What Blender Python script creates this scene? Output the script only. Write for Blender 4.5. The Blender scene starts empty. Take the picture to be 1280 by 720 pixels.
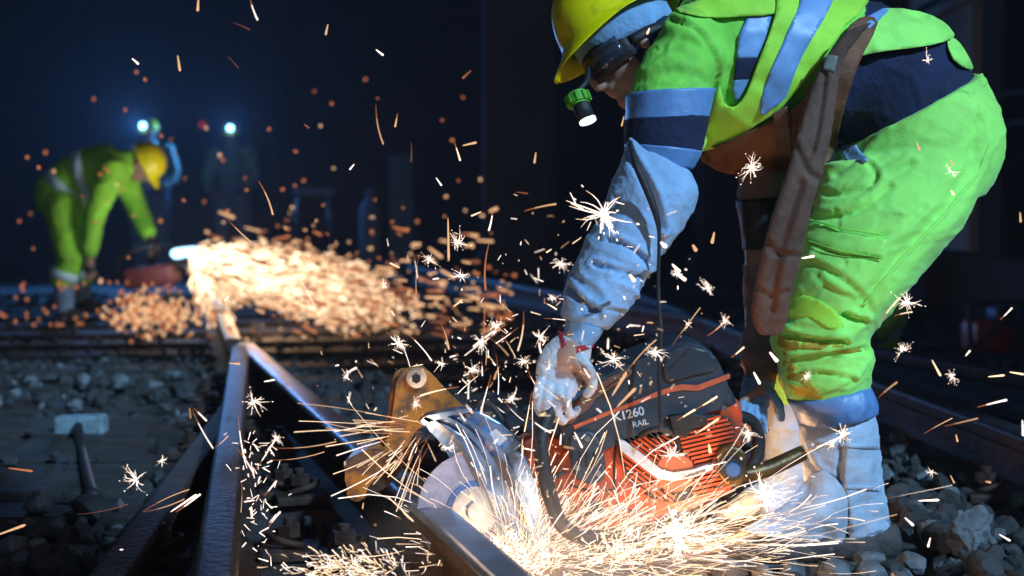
import bpy, bmesh, math, random
from math import pi, sin, cos, radians as R
from mathutils import Vector as V, Matrix, noise, geometry
from mathutils.bvhtree import BVHTree
import numpy as np

random.seed(7)
S = bpy.context.scene
C = S.collection

# ---------------------------------------------------------------- camera
CAMZ, F, PITCH = 0.76, 1778.0, R(3.38)
cam = bpy.data.cameras.new('camera'); cam.lens = 50; cam.sensor_width = 36
cam.clip_start = 0.05; cam.clip_end = 500
cam.dof.use_dof = True; cam.dof.focus_distance = 2.95; cam.dof.aperture_fstop = 2.6
co = bpy.data.objects.new('camera', cam); C.objects.link(co)
co.location = (0, 0, CAMZ); co.rotation_euler = (pi/2 - PITCH, 0, 0)
S.camera = co

# ---------------------------------------------------------------- world and sun (a night scene)
SUN_EL, SUN_AZ = R(35), R(40)          # light comes from behind the camera, 40 degrees to its right
w = bpy.data.worlds.new('World'); S.world = w; w.use_nodes = True
nt = w.node_tree; bg = nt.nodes['Background']
sky = nt.nodes.new('ShaderNodeTexSky'); sky.sky_type = 'NISHITA'; sky.sun_disc = False
sky.sun_elevation = SUN_EL; sky.sun_rotation = pi - SUN_AZ
nt.links.new(sky.outputs[0], bg.inputs[0]); bg.inputs[1].default_value = 0.026
sl = bpy.data.lights.new('sun', 'SUN'); sl.energy = 3.9; sl.angle = R(3.0); sl.color = (0.40, 0.70, 1.0)
so = bpy.data.objects.new('sun', sl); C.objects.link(so)
sd = V((sin(SUN_AZ)*cos(SUN_EL), -cos(SUN_AZ)*cos(SUN_EL), sin(SUN_EL)))    # towards the light
so.rotation_euler = sd.to_track_quat('Z', 'Y').to_euler(); so.location = (3, -4, 5)
S.view_settings.view_transform = 'Standard'; S.view_settings.look = 'None'
S.view_settings.exposure = 0.22; S.view_settings.gamma = 1.0; S.view_settings.use_curve_mapping = False

# ---------------------------------------------------------------- helpers
def P(px, py, Y):
    "world point at depth Y seen at photograph pixel (px, py)"
    a, b = (px-640)/F, (360-py)/F
    dy = cos(PITCH) + b*sin(PITCH); dz = -sin(PITCH) + b*cos(PITCH)
    t = Y/dy
    return V((a*t, Y, CAMZ + dz*t))

def G(px, py, z=0.0):
    "point on the level z seen at pixel (px, py)"
    a, b = (px-640)/F, (360-py)/F
    dy = cos(PITCH) + b*sin(PITCH); dz = -sin(PITCH) + b*cos(PITCH)
    t = (z-CAMZ)/dz
    return V((a*t, dy*t, z))

_m = {}
def mat(name, col, rough=0.8, metal=0.0, var=0.25, scale=12.0, bump=0.0, bscale=None, col2=None, spec=0.5, sheen=0.0, coat=0.0,
        emit=None, estr=0.0, fac=(0.4, 0.62), sub=None):
    if name in _m: return _m[name]
    m = bpy.data.materials.new(name); m.use_nodes = True; _m[name] = m
    n = m.node_tree.nodes; l = m.node_tree.links; b = n['Principled BSDF']
    b.inputs['Roughness'].default_value = rough; b.inputs['Metallic'].default_value = metal
    b.inputs['Specular IOR Level'].default_value = spec
    b.inputs['Sheen Weight'].default_value = sheen; b.inputs['Coat Weight'].default_value = coat
    tc = n.new('ShaderNodeTexCoord')
    nz = n.new('ShaderNodeTexNoise'); nz.inputs['Scale'].default_value = scale; nz.inputs['Detail'].default_value = 7
    l.new(tc.outputs['Object'], nz.inputs['Vector'])
    rp = n.new('ShaderNodeValToRGB'); rp.color_ramp.elements[0].position = fac[0]; rp.color_ramp.elements[1].position = fac[1]
    c2 = col2 if col2 else tuple(c*(1-var) for c in col)
    rp.color_ramp.elements[0].color = (*c2, 1); rp.color_ramp.elements[1].color = (*col, 1)
    l.new(nz.outputs['Fac'], rp.inputs[0]); l.new(rp.outputs[0], b.inputs['Base Color'])
    if bump:
        nb = n.new('ShaderNodeTexNoise'); nb.inputs['Scale'].default_value = bscale or scale*4; nb.inputs['Detail'].default_value = 5
        l.new(tc.outputs['Object'], nb.inputs['Vector'])
        bp = n.new('ShaderNodeBump'); bp.inputs['Strength'].default_value = bump; bp.inputs['Distance'].default_value = 0.01
        l.new(nb.outputs['Fac'], bp.inputs['Height']); l.new(bp.outputs[0], b.inputs['Normal'])
    if emit:
        b.inputs['Emission Color'].default_value = (*emit, 1); b.inputs['Emission Strength'].default_value = estr
    return m

def grime(m, col, sc=3.2, lo=.56, hi=.72, amt=.55):
    "oil and dust worked into the cloth, fixed to the thing itself"
    n = m.node_tree.nodes; l = m.node_tree.links; b = n['Principled BSDF']; src = b.inputs['Base Color'].links[0].from_socket
    tc = n.new('ShaderNodeTexCoord'); nz = n.new('ShaderNodeTexNoise'); nz.inputs['Scale'].default_value = sc; nz.inputs['Detail'].default_value = 10; nz.inputs['Roughness'].default_value = .72
    l.new(tc.outputs['Object'], nz.inputs['Vector']); mr = n.new('ShaderNodeMapRange'); mr.inputs[1].default_value = lo; mr.inputs[2].default_value = hi; mr.inputs[4].default_value = amt
    l.new(nz.outputs['Fac'], mr.inputs[0]); mx = n.new('ShaderNodeMix'); mx.data_type = 'RGBA'; l.new(mr.outputs[0], mx.inputs[0]); l.new(src, mx.inputs[6]); mx.inputs[7].default_value = (*col, 1)
    l.new(mx.outputs[2], b.inputs['Base Color'])
def glow(name, col, s):
    if name in _m: return _m[name]
    m = bpy.data.materials.new(name); m.use_nodes = True; _m[name] = m
    n = m.node_tree.nodes; l = m.node_tree.links; n.clear()
    e = n.new('ShaderNodeEmission'); e.inputs[0].default_value = (*col, 1); e.inputs[1].default_value = s
    o = n.new('ShaderNodeOutputMaterial'); l.new(e.outputs[0], o.inputs[0])
    return m

M = dict(
 green=mat('hi_vis_green', (0.37,0.93,0.15), .75, var=.36, scale=7, bump=.22, bscale=320, sheen=.2, fac=(.28,.50)),
 green2=mat('hi_vis_lime', (0.44,0.92,0.05), .7, var=.25, scale=6, bump=.2, bscale=320, sheen=.2),
 jgreen=mat('jacket_green', (0.27,0.82,0.09), .85, var=.28, scale=8, bump=.2, bscale=320),
 hsteel=mat('hammer_steel', (0.22,0.32,0.38), .55, metal=.15, var=.35, scale=30, bump=.3),
 bgreen=mat('worn_green', (0.32,0.80,0.05), .9, var=.35, scale=6, bump=.2),
 reflect=mat('reflective_tape', (0.13,0.27,0.56), .45, var=.15, scale=40, bump=.1, spec=.6),
 navy=mat('navy_cloth', (0.008,0.016,0.065), .9, var=.4, scale=9, bump=.4, bscale=70),
 sleeve=mat('pale_blue_leather', (0.28,0.44,0.68), .8, var=.18, scale=9, bump=.5, bscale=45),
 gaiter=mat('pale_gaiter_leather', (0.40,0.52,0.68), .8, var=.22, scale=14, bump=.5, bscale=40),
 apron=mat('brown_leather', (0.20,0.075,0.030), .7, var=.45, scale=7, bump=.4, bscale=50),
 farsleeve=mat('far_sleeve_leather', (0.34,0.25,0.21), .85, var=.4, scale=12, bump=.4),
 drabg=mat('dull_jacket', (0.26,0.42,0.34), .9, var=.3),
 apron2=mat('grey_brown_leather', (0.145,0.070,0.046), .8, var=.4, scale=9, bump=.4, bscale=40),
 helmet=mat('yellow_plastic', (0.85,0.76,0.0), .42, var=.35, scale=34, coat=.15, fac=(.30,.42), bump=.08, bscale=90),
 cloth=mat('light_blue_cloth', (0.20,0.38,0.62), .85, var=.2, scale=30, bump=.3),
 lens=mat('goggle_lens', (0.03,0.035,0.06), .08, var=.3, coat=1.0),
 rubber=mat('black_rubber', (0.015,0.016,0.02), .6, var=.4, scale=30, bump=.2),
 boot=mat('boot_leather', (0.055,0.050,0.052), .7, var=.5, scale=20, bump=.4),
 skin=mat('skin', (0.42,0.23,0.16), .55, var=.2, scale=30),
 glove=mat('work_glove', (0.50,0.52,0.58), .85, var=.5, scale=26, bump=.4, bscale=90, col2=(0.30,0.16,0.13), fac=(.36,.5)),
 trim=mat('dark_red_trim', (0.34,0.012,0.03), .7),
 slate=mat('slate_plastic', (0.030,0.045,0.065), .45, var=.35, scale=18, bump=.08, bscale=120),
 dullrail=mat('dull_rail_top', (0.030,0.030,0.038), .55, metal=.5, var=.5, scale=12, bump=.2),
 orange=mat('orange_plastic', (0.55,0.070,0.014), .42, var=.5, scale=16, bump=.06, bscale=90, col2=(0.30,0.06,0.03), fac=(.38,.55)),
 disc=mat('dull_orange_plastic', (0.50,0.11,0.05), .5, var=.25, scale=30),
 amber=mat('amber_paint', (0.46,0.16,0.018), .5, var=.4, scale=26, bump=.2, col2=(0.12,0.055,0.03), fac=(.40,.56)),
 brass=mat('greasy_brown_metal', (0.16,0.09,0.03), .4, metal=.5, var=.5, scale=30, bump=.15),
 guard=mat('scuffed_blue_steel', (0.26,0.42,0.72), .30, metal=.75, var=.6, scale=14, bump=.15, bscale=40),
 steel=mat('bare_steel', (0.45,0.48,0.55), .3, metal=.9, var=.3, scale=20, bump=.06),
 blade=mat('abrasive_blade', (0.24,0.24,0.32), .6, var=.25, scale=40, bump=.2),
 patch=mat('grey_patch', (0.16,0.17,0.15), .8),
 white=mat('white_print', (0.52,0.55,0.60), .5, var=.2, scale=30),
 ink=mat('dark_print', (0.03,0.03,0.04), .5),
 railtop=mat('worn_rail_top', (0.14,0.22,0.36), .38, metal=.6, var=.45, scale=10, bump=.1, bscale=60),
 rust=mat('rusty_rail', (0.060,0.032,0.022), .75, metal=.2, var=.55, scale=22, bump=.5, bscale=60),
 sleeper=mat('weathered_sleeper', (0.028,0.027,0.030), .85, var=.6, scale=8, bump=.8, bscale=30),
 ballast=mat('ballast_stone', (0.040,0.041,0.046), .9, var=.55, scale=9, bump=.7, bscale=40),
 ballast2=mat('pale_ballast_stone', (0.13,0.15,0.17), .85, var=.5, scale=14, bump=.9, bscale=40),
 dirt=mat('dirty_ground', (0.018,0.018,0.020), .95, var=.5, scale=3, bump=1.0, bscale=30),
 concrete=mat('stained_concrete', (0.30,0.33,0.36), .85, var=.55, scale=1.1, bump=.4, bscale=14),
 dark=mat('dark_concrete', (0.03,0.032,0.042), .9, var=.5, scale=.7, bump=.4, bscale=9),  # near-black concrete with random mottling
 red=mat('red_paint', (0.40,0.035,0.02), .45, var=.35, scale=9),
 blue=mat('blue_paint', (0.03,0.10,0.28), .5, var=.3, scale=9),
)

for k_, c_, s_ in (('green', (.30, .42, .10), 6), ('green2', (.34, .38, .08), 7), ('jgreen', (.12, .30, .08), 7), ('gaiter', (.22, .20, .19), 9), ('sleeve', (.20, .24, .32), 8), ('orange', (.10, .05, .04), 14), ('slate', (.07, .06, .055), 12), ('glove', (.12, .10, .10), 30), ('helmet', (.30, .24, .02), 18)):
    grime(M[k_], c_, s_)
LAND = [("the front worker's yellow helmet",735,20),("the green head torch",728,138),("the near sleeve's blue band",840,130),("the pale sleeve's flared elbow",845,240),("the pale blue sleeve",765,320),
("the pale glove",702,455),("the biggest starburst",745,262),("the hi-vis vest",980,80),("the navy shirt",1120,125),("the seat of the green trousers",1190,200),("the trouser pocket flap",1060,300),("the yellow trouser knee",1030,450),
("the blue knee band",1040,505),("the near gaiter",1065,590),("the near boot",1060,690),("the hanging apron flap",995,300),("the apron bib",930,190),("the brown far sleeve",950,340),("the far blue glove",938,510),
("the saw's dark top cover",860,450),("the K1260 lettering",790,520),("the saw's starter hub",843,590),("the round rear knob",914,583),("the brown guide bar",975,580),("the saw's loop handle",682,590),("the blade guard",600,535),
("the saw blade",560,610),("the clamp's pivot bolt",521,472),("the amber clamp jaw",455,595),("the fork of the rails",300,430),("the sledgehammer head",100,530),("the hammer handle",107,590),("the grinder's flash",230,316),
("the stooping worker's helmet",180,200),("the stooping worker's back",100,215),("the stooping worker's boots",85,395),("the brighter head lamp",181,160),("the smaller head lamp",297,157),("the slim blue cabinet",503,250),
("the small red lamp",255,155),("the grey trestle",392,240),("the power pack",1240,410),("the crouching worker",1110,400),("the largest pale rock",1212,665),("the far knee-high gaiter",960,600),("the bottom left corner",15,710),
("the top left corner",15,15),("the top edge, mid-left",400,5),("the top edge, left of the helmet",600,5),("the left edge",5,450),("the right edge",1275,560),("the bottom right corner",1270,712),("the right rail's head",1180,505),
("the grinder's plume of sparks",420,350),("the upright-looking rail",275,640),("the cut rail's near end",610,705),("the cut rail beyond the clamp",385,500),("the black cord",824,380),("the bottom edge under the clamp",440,712)]
used_labels = {}
def where(px, py):
    px, py = min(max(px, 0), 1280), min(max(py, 0), 720)
    n, x, y = min(LAND, key=lambda q: (q[1]-px)**2+(q[2]-py)**2); dx, dy = px-x, py-y; d = math.hypot(dx, dy)
    if d < 14: return 'right at '+n
    a = math.degrees(math.atan2(-dy, dx)) % 360
    w_ = ['right of', 'up and right of', 'above', 'up and left of', 'left of', 'down and left of', 'below', 'down and right of'][int((a+22.5)//45) % 8]
    return ('just ' if d < 38 else 'well ' if d > 85 else '')+w_+' '+n
def uniq(lab):
    return lab[0].lower()+lab[1:]
roots = {}
def link(name, me, m=None, parent=None):
    o = bpy.data.objects.new(name, me); C.objects.link(o)
    if m is not None: me.materials.append(m)
    if parent is not None:
        o.parent = parent
        off = roots.get(parent.name, V((0,0,0))); me.transform(Matrix.Translation(-off)); roots[o.name] = off
    return o
def thing(name, label, cat, loc, group=None):
    o = bpy.data.objects.new(name, None); C.objects.link(o); o.location = loc
    o.empty_display_size = .1
    o['label'] = label; o['category'] = cat
    if group: o['group'] = group
    roots[o.name] = V(loc); return o
def tag(o, label, cat, group=None, kind=None):
    if label: o['label'] = label
    if cat: o['category'] = cat
    if group: o['group'] = group
    if kind: o['kind'] = kind
    return o
def top(name, me, m, label, cat, group=None, kind=None, loc=None):
    "a top-level thing that is one mesh, its origin moved to loc"
    if loc is not None: me.transform(Matrix.Translation(-V(loc)))
    o = link(name, me, m)
    if loc is not None: o.location = loc
    return tag(o, label, cat, group, kind)
def clone(o, parent=None):
    c = o.copy(); C.objects.link(c); c.parent = parent
    for ch in list(o.children): clone(ch, c)
    return c
def tomesh(bm, smooth=True, name='mesh'):
    bmesh.ops.recalc_face_normals(bm, faces=bm.faces)
    me = bpy.data.meshes.new(name); bm.to_mesh(me); bm.free()
    if smooth: me.shade_smooth()
    return me

def catmull(rows, n):
    rows = [np.array(r, float) for r in rows]
    if n <= 1 or len(rows) < 3: return rows
    out = []
    for i in range(len(rows)-1):
        p0 = rows[max(i-1,0)]; p1 = rows[i]; p2 = rows[i+1]; p3 = rows[min(i+2,len(rows)-1)]
        for k in range(n):
            t = k/n
            out.append(.5*((2*p1)+(-p0+p2)*t+(2*p0-5*p1+4*p2-p3)*t*t+(-p0+3*p1-3*p2+p3)*t**3))
    out.append(rows[-1]); return out

def loft(bm, secs, n=4, k=28, cap=True, grow=1.0, sq=2.0, open_tube=False):
    "secs: (x1,y1,x2,y2,Yc,ry): two outline pixels, centre depth, depth radius"
    rings = []
    for s in catmull(secs, n):
        a = P(s[0], s[1], s[4]); b = P(s[2], s[3], s[4]); c = (a+b)/2; h = (b-a)/2*grow; ry = s[5]*grow
        ring = []
        for i in range(k):
            t = 2*pi*i/k; cs, sn = cos(t), sin(t)
            e = 2/sq
            cs = math.copysign(abs(cs)**e, cs); sn = math.copysign(abs(sn)**e, sn)
            ring.append(bm.verts.new(c + h*cs + V((0, ry*sn, 0))))
        rings.append(ring)
    for r0, r1 in zip(rings, rings[1:]):
        for i in range(k):
            bm.faces.new((r0[i], r0[(i+1)%k], r1[(i+1)%k], r1[i]))
    if not open_tube:
        bm.faces.new(rings[0][::-1]); bm.faces.new(rings[-1])
    return bm

def tube(bm, pts, rad, k=10, n=4, cap=True):
    "pts: world points; rad: one radius or a list"
    if not isinstance(rad, (list, tuple)): rad = [rad]*len(pts)
    rows = catmull([(*p, r) for p, r in zip(pts, rad)], n)
    rings = []; prev = None
    for i, s in enumerate(rows):
        p = V(s[:3]); q = V(rows[min(i+1,len(rows)-1)][:3]) - V(rows[max(i-1,0)][:3]); q.normalize()
        if prev is None: u = q.orthogonal().normalized()
        else:
            u = (prev - q*prev.dot(q)); u = u.normalized() if u.length > 1e-6 else q.orthogonal().normalized()
        prev = u; v = q.cross(u); r = max(float(s[3]), 1e-4)
        rings.append([bm.verts.new(p + (u*cos(2*pi*j/k)+v*sin(2*pi*j/k))*r) for j in range(k)])
    for r0, r1 in zip(rings, rings[1:]):
        for j in range(k): bm.faces.new((r0[j], r0[(j+1)%k], r1[(j+1)%k], r1[j]))
    if cap: bm.faces.new(rings[0][::-1]); bm.faces.new(rings[-1])
    return bm

def ball(bm, c, r, seg=16, m=None):
    if not isinstance(r, (tuple, list)): r = (r, r, r)
    mt = Matrix.Translation(c) @ (m or Matrix.Identity(4)) @ Matrix.Diagonal((*r, 1))
    bmesh.ops.create_uvsphere(bm, u_segments=seg, v_segments=max(seg//2, 6), radius=1, matrix=mt); return bm
def box(bm, c, s, m=None, bev=0.0):
    mt = Matrix.Translation(c) @ (m or Matrix.Identity(4)) @ Matrix.Diagonal((*s, 1))
    r = bmesh.ops.create_cube(bm, size=1, matrix=mt)
    if bev:
        es = list({e for v in r['verts'] for e in v.link_edges})
        bmesh.ops.bevel(bm, geom=es, offset=bev, segments=2, affect='EDGES', profile=.6)
    return bm
def cyl(bm, a, b, r, k=20, r2=None, bev=0.0):
    a, b = V(a), V(b); d = b-a
    mt = Matrix.Translation((a+b)/2) @ d.to_track_quat('Z', 'Y').to_matrix().to_4x4()
    q = bmesh.ops.create_cone(bm, cap_ends=True, segments=k, radius1=r, radius2=r if r2 is None else r2, depth=d.length, matrix=mt)
    if bev:
        es = [e for e in {e for v in q['verts'] for e in v.link_edges} if any(len(f.verts) > 4 for f in e.link_faces)]
        bmesh.ops.bevel(bm, geom=es, offset=bev, segments=2, affect='EDGES')
    return bm
def prism(bm, poly, Yf, depth, bev=0.004, seg=2):
    "outline in pixels at depth Yf, real thickness behind it"
    pts = [P(x, y, Yf) for x, y in poly]
    f = [bm.verts.new(p) for p in pts]; b = [bm.verts.new(p+V((0, depth, 0))) for p in pts]
    n = len(pts); ff = bm.faces.new(f); fb = bm.faces.new(b[::-1])
    for i in range(n): bm.faces.new((f[(i+1)%n], f[i], b[i], b[(i+1)%n]))
    if bev:
        es = list(set(ff.edges) | set(fb.edges))
        bmesh.ops.bevel(bm, geom=es, offset=bev, segments=seg, affect='EDGES', profile=.6)
    return bm
def smoothpoly(pts, n=4, closed=True):
    out = []; L = len(pts)
    for i in range(L if closed else L-1):
        if closed: p0, p1, p2, p3 = [np.array(pts[(i+j-1) % L], float) for j in range(4)]
        else: p0, p1, p2, p3 = [np.array(pts[min(max(i+j-1,0),L-1)], float) for j in range(4)]
        for k in range(n):
            t = k/n; out.append(tuple(.5*((2*p1)+(-p0+p2)*t+(2*p0-5*p1+4*p2-p3)*t*t+(-p0+3*p1-3*p2+p3)*t**3)))
    if not closed: out.append(tuple(pts[-1]))
    return out

def fuse(bm, voxel=.008, smooth=6, fac=.5):
    "union of overlapping closed pieces into one continuous surface"
    bmesh.ops.recalc_face_normals(bm, faces=bm.faces)
    me = bpy.data.meshes.new('tmp'); bm.to_mesh(me); bm.free()
    o = bpy.data.objects.new('tmp', me); C.objects.link(o)
    r = o.modifiers.new('r', 'REMESH'); r.mode = 'VOXEL'; r.voxel_size = voxel
    s = o.modifiers.new('s', 'SMOOTH'); s.iterations = smooth; s.factor = fac
    dg = bpy.context.evaluated_depsgraph_get(); dg.update()
    out = bpy.data.meshes.new_from_object(o.evaluated_get(dg))
    bpy.data.objects.remove(o); bpy.data.meshes.remove(me)
    out.shade_smooth(); return out

def wrinkle(me, amp, sc=(14, 10, 14), ridge=True, where=None, seed=0.0, tilt=0.0):
    "push the surface in and out along its normals in cloth-like folds"
    n = len(me.vertices); cs = np.empty(n*3); me.vertices.foreach_get('co', cs); cs = cs.reshape(-1, 3)
    ns = np.empty(n*3); me.vertices.foreach_get('normal', ns); ns = ns.reshape(-1, 3)
    ct, st = cos(tilt), sin(tilt); d = np.zeros(n)
    for i in range(n):
        x, y, z = cs[i]; u = x*ct+z*st; v = -x*st+z*ct
        q = V((u*sc[0]+seed, y*sc[1], v*sc[2]))
        if ridge:
            a = 1-abs(noise.noise(q))*2.2; b = 1-abs(noise.noise(q*2.1+V((5,1,2))))*2.2
            h = (a**3 if a > 0 else 0) - .25 + .35*((b**3 if b > 0 else 0)-.25)
        else: h = noise.noise(q)
        d[i] = h*amp*(where(x, y, z) if where else 1)
    cs += ns*d[:, None]
    me.vertices.foreach_set('co', cs.ravel()); me.update(); return me

def crease(me, px, Y, width=.008, depth=.01, nearonly=True):
    "press a fold line, drawn through pixels at depth Y, into the side that faces the camera"
    pts = [P(x, y, Y) for x, y in smoothpoly(px, 4, False)]
    A = np.array([(p.x, p.z) for p in pts]); n = len(me.vertices)
    cs = np.empty(n*3); me.vertices.foreach_get('co', cs); cs = cs.reshape(-1, 3)
    ns = np.empty(n*3); me.vertices.foreach_get('normal', ns); ns = ns.reshape(-1, 3)
    best = np.full(n, 9.0); sgn = np.zeros(n)
    for a, b in zip(A, A[1:]):
        ab = b-a; L = (ab**2).sum()+1e-12; q = cs[:, [0, 2]]-a
        t = np.clip((q@ab)/L, 0, 1); e = q-t[:, None]*ab; dd = np.sqrt((e**2).sum(1))
        m_ = dd < best; best = np.where(m_, dd, best)
        sgn = np.where(m_, np.sign(ab[0]*q[:, 1]-ab[1]*q[:, 0]), sgn)
    g = -depth*np.exp(-(best/width)**2) + .55*depth*np.exp(-((best-width*1.9)/(width*1.2))**2)*(sgn > 0)
    if nearonly: g = g*np.clip(-ns[:, 1]*2, 0, 1)
    cs += ns*g[:, None]; me.vertices.foreach_set('co', cs.ravel()); me.update(); return me

def bvh(*mes):
    vs, ps = [], []
    for me, off in mes:
        b = len(vs); vs += [v.co+off for v in me.vertices]; ps += [[i+b for i in p.vertices] for p in me.polygons]
    return BVHTree.FromPolygons(vs, ps)
CAM = V((0, 0, CAMZ))
def drape(poly, tree, off=.006, thick=.004, step=6, smooth=3, Ydef=None, wav=0.0, relax=2):
    "a panel of cloth cut to an outline and laid over a body; it keeps its own thickness"
    pl = smoothpoly(poly, smooth) if smooth > 1 else list(poly)
    xs = [p[0] for p in pl]; ys = [p[1] for p in pl]
    def inside(x, y):
        c = False; j = len(pl)-1
        for i in range(len(pl)):
            if (pl[i][1] > y) != (pl[j][1] > y) and x < (pl[j][0]-pl[i][0])*(y-pl[i][1])/(pl[j][1]-pl[i][1])+pl[i][0]: c = not c
            j = i
        return c
    bd = []
    for i in range(len(pl)):
        a = np.array(pl[i]); b = np.array(pl[(i+1) % len(pl)]); m_ = max(1, int(np.linalg.norm(b-a)/step))
        for k in range(m_): bd.append(tuple(a+(b-a)*k/m_))
    pts = [V(p) for p in bd]; nb = len(pts)
    y = min(ys)+step/2; r = 0
    while y < max(ys):
        x = min(xs)+(step/2 if r % 2 else 0)
        while x < max(xs):
            if inside(x, y) and min((x-p[0])**2+(y-p[1])**2 for p in bd) > (step*.45)**2: pts.append(V((x, y)))
            x += step
        y += step*.87; r += 1
    vs, _, fs, *_ = geometry.delaunay_2d_cdt(pts, [], [list(range(nb))], 1, 1e-4)
    dep = []
    for v in vs:
        d = (P(v.x, v.y, 3)-CAM).normalized(); h = tree.ray_cast(CAM, d)
        dep.append(h[0].y if h[0] is not None else None)
    known = [(vs[i], dep[i]) for i in range(len(vs)) if dep[i] is not None]
    for i in range(len(vs)):
        if dep[i] is None:
            dep[i] = min(known, key=lambda q: (q[0]-vs[i]).length)[1] if known else Ydef
    dep = np.array(dep); nb_ = [set() for _ in vs]
    for f in fs:
        for a in f:
            for b in f:
                if a != b: nb_[a].add(b)
    for _ in range(relax): dep = np.array([.5*dep[i]+.5*np.mean([dep[j] for j in nb_[i]]) if nb_[i] else dep[i] for i in range(len(vs))])
    bm = bmesh.new(); f_ = []
    for v, d in zip(vs, dep):
        p = P(v.x, v.y, d-off)
        if wav: p.y -= wav*(noise.noise(V((p.x*16, p.z*16, 3.1)))+.5*noise.noise(V((p.x*40, p.z*40, 7))))
        f_.append(bm.verts.new(p))
    for f in fs:
        try: bm.faces.new([f_[i] for i in f])
        except ValueError: pass
    r_ = bmesh.ops.recalc_face_normals(bm, faces=bm.faces)
    av = sum((f.normal.y for f in bm.faces), 0)
    if av > 0: bmesh.ops.reverse_faces(bm, faces=bm.faces)
    g = bmesh.ops.extrude_face_region(bm, geom=bm.faces[:])
    nv = [e for e in g['geom'] if isinstance(e, bmesh.types.BMVert)]
    nvs = set(nv)
    for v in bm.verts:
        if v not in nvs: v.co.y += thick
    return tomesh(bm)

# ================================================================ SETTING
def sheet(name, x0, x1, y0, y1, z, nx, ny, m, rough):
    bm = bmesh.new(); g = []
    for j in range(ny+1):
        row = []
        for i in range(nx+1):
            x = x0+(x1-x0)*i/nx; y = y0+(y1-y0)*(j/ny)**1.6
            row.append(bm.verts.new((x, y, z+rough*noise.noise(V((x*3, y*3, 0))))))
        g.append(row)
    for j in range(ny):
        for i in range(nx): bm.faces.new((g[j][i], g[j][i+1], g[j+1][i+1], g[j+1][i]))
    o = link(name, tomesh(bm), m); o['kind'] = 'structure'; return o
sheet('ground', -14, 14, -6, 36, -.055, 160, 160, M['dirt'], .03)

def slab(name, c, s, m, label, cat, bev=.02, group=None):
    bm = bmesh.new(); box(bm, (0, 0, 0), s, bev=bev)
    return top(name, tomesh(bm, False), m, label, cat, group, loc=None) if False else _slab(name, bm, c, m, label, cat, group)
def _slab(name, bm, c, m, label, cat, group):
    me = tomesh(bm, False); o = link(name, me, m); o.location = c; return tag(o, label, cat, group)

# tunnel walls; the roof and near wall end are placed to shade the background
RW = thing('tunnel_side_wall', 'stained grey concrete wall with shallow pilasters along the right side of the tracks', 'wall', (3.35, 1.6, -.1))
bm = bmesh.new(); box(bm, (3.45, 16.3, 2.45), (.3, 29.4, 5.1), bev=.02); link('wall', tomesh(bm, False), M['concrete'], RW)
for i, y in enumerate((4.2, 7.4, 9.3, 12.2, 15.5, 19, 23)):
    bm = bmesh.new(); box(bm, (3.21, y, 2.4), (.2, .42, 4.98), bev=.015); link('pilaster', tomesh(bm, False), M['dark'], RW)
bm = bmesh.new(); box(bm, (3.17, 16.3, .17), (.25, 29.2, .5), bev=.03); link('plinth', tomesh(bm, False), M['dark'], RW)
_slab('tunnel_side_wall', box(bmesh.new(), (0, 0, 0), (.4, 36, 5.1), bev=.02), (-9.2, 13, 2.45), M['dark'], 'dark concrete wall far off along the left side of the tunnel', 'wall', None)
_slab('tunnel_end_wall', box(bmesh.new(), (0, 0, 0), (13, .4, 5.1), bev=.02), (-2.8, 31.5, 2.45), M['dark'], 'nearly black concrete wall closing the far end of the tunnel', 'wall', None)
RO = thing('shade_roof', 'dark concrete tunnel roof above the tracks', 'roof', (-2.8, 1.6, 5))  # unseen roof, added to keep the sun off the background
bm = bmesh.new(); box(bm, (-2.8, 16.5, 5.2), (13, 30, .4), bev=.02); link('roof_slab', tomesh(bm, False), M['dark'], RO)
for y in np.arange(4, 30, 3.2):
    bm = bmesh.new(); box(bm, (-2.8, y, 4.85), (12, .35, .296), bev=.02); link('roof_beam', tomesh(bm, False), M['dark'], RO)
for i, (px, wd, Y) in enumerate(((648, .62, 12.6), (905, .5, 14.0), (330, .5, 21))):
    x = P(px, 200, Y).x
    t = thing('concrete_pier', ('tall dark square pier left of the front worker\'s helmet', 'tall dark square pier hidden behind the front worker\'s chest', 'distant dark pier behind the standing workers')[i], 'pier', (x, Y, -.05))
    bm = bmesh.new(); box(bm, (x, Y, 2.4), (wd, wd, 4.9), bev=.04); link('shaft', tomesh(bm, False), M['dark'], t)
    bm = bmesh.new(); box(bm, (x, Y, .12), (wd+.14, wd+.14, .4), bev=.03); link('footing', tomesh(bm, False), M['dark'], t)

t = thing('shade_pier', 'square concrete pier of the tunnel mouth, standing beside the camera', 'pier', (1.38, -.15, -.05))  # unseen pier, added to throw shade across the left ground
bm = bmesh.new(); box(bm, (1.38, -.15, 2.45), (.80, .60, 5.0), bev=.03); link('shaft', tomesh(bm, False), M['concrete'], t)
bm = bmesh.new(); box(bm, (1.38, -.15, .1), (.92, .72, .36), bev=.03); link('footing', tomesh(bm, False), M['concrete'], t)
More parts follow.
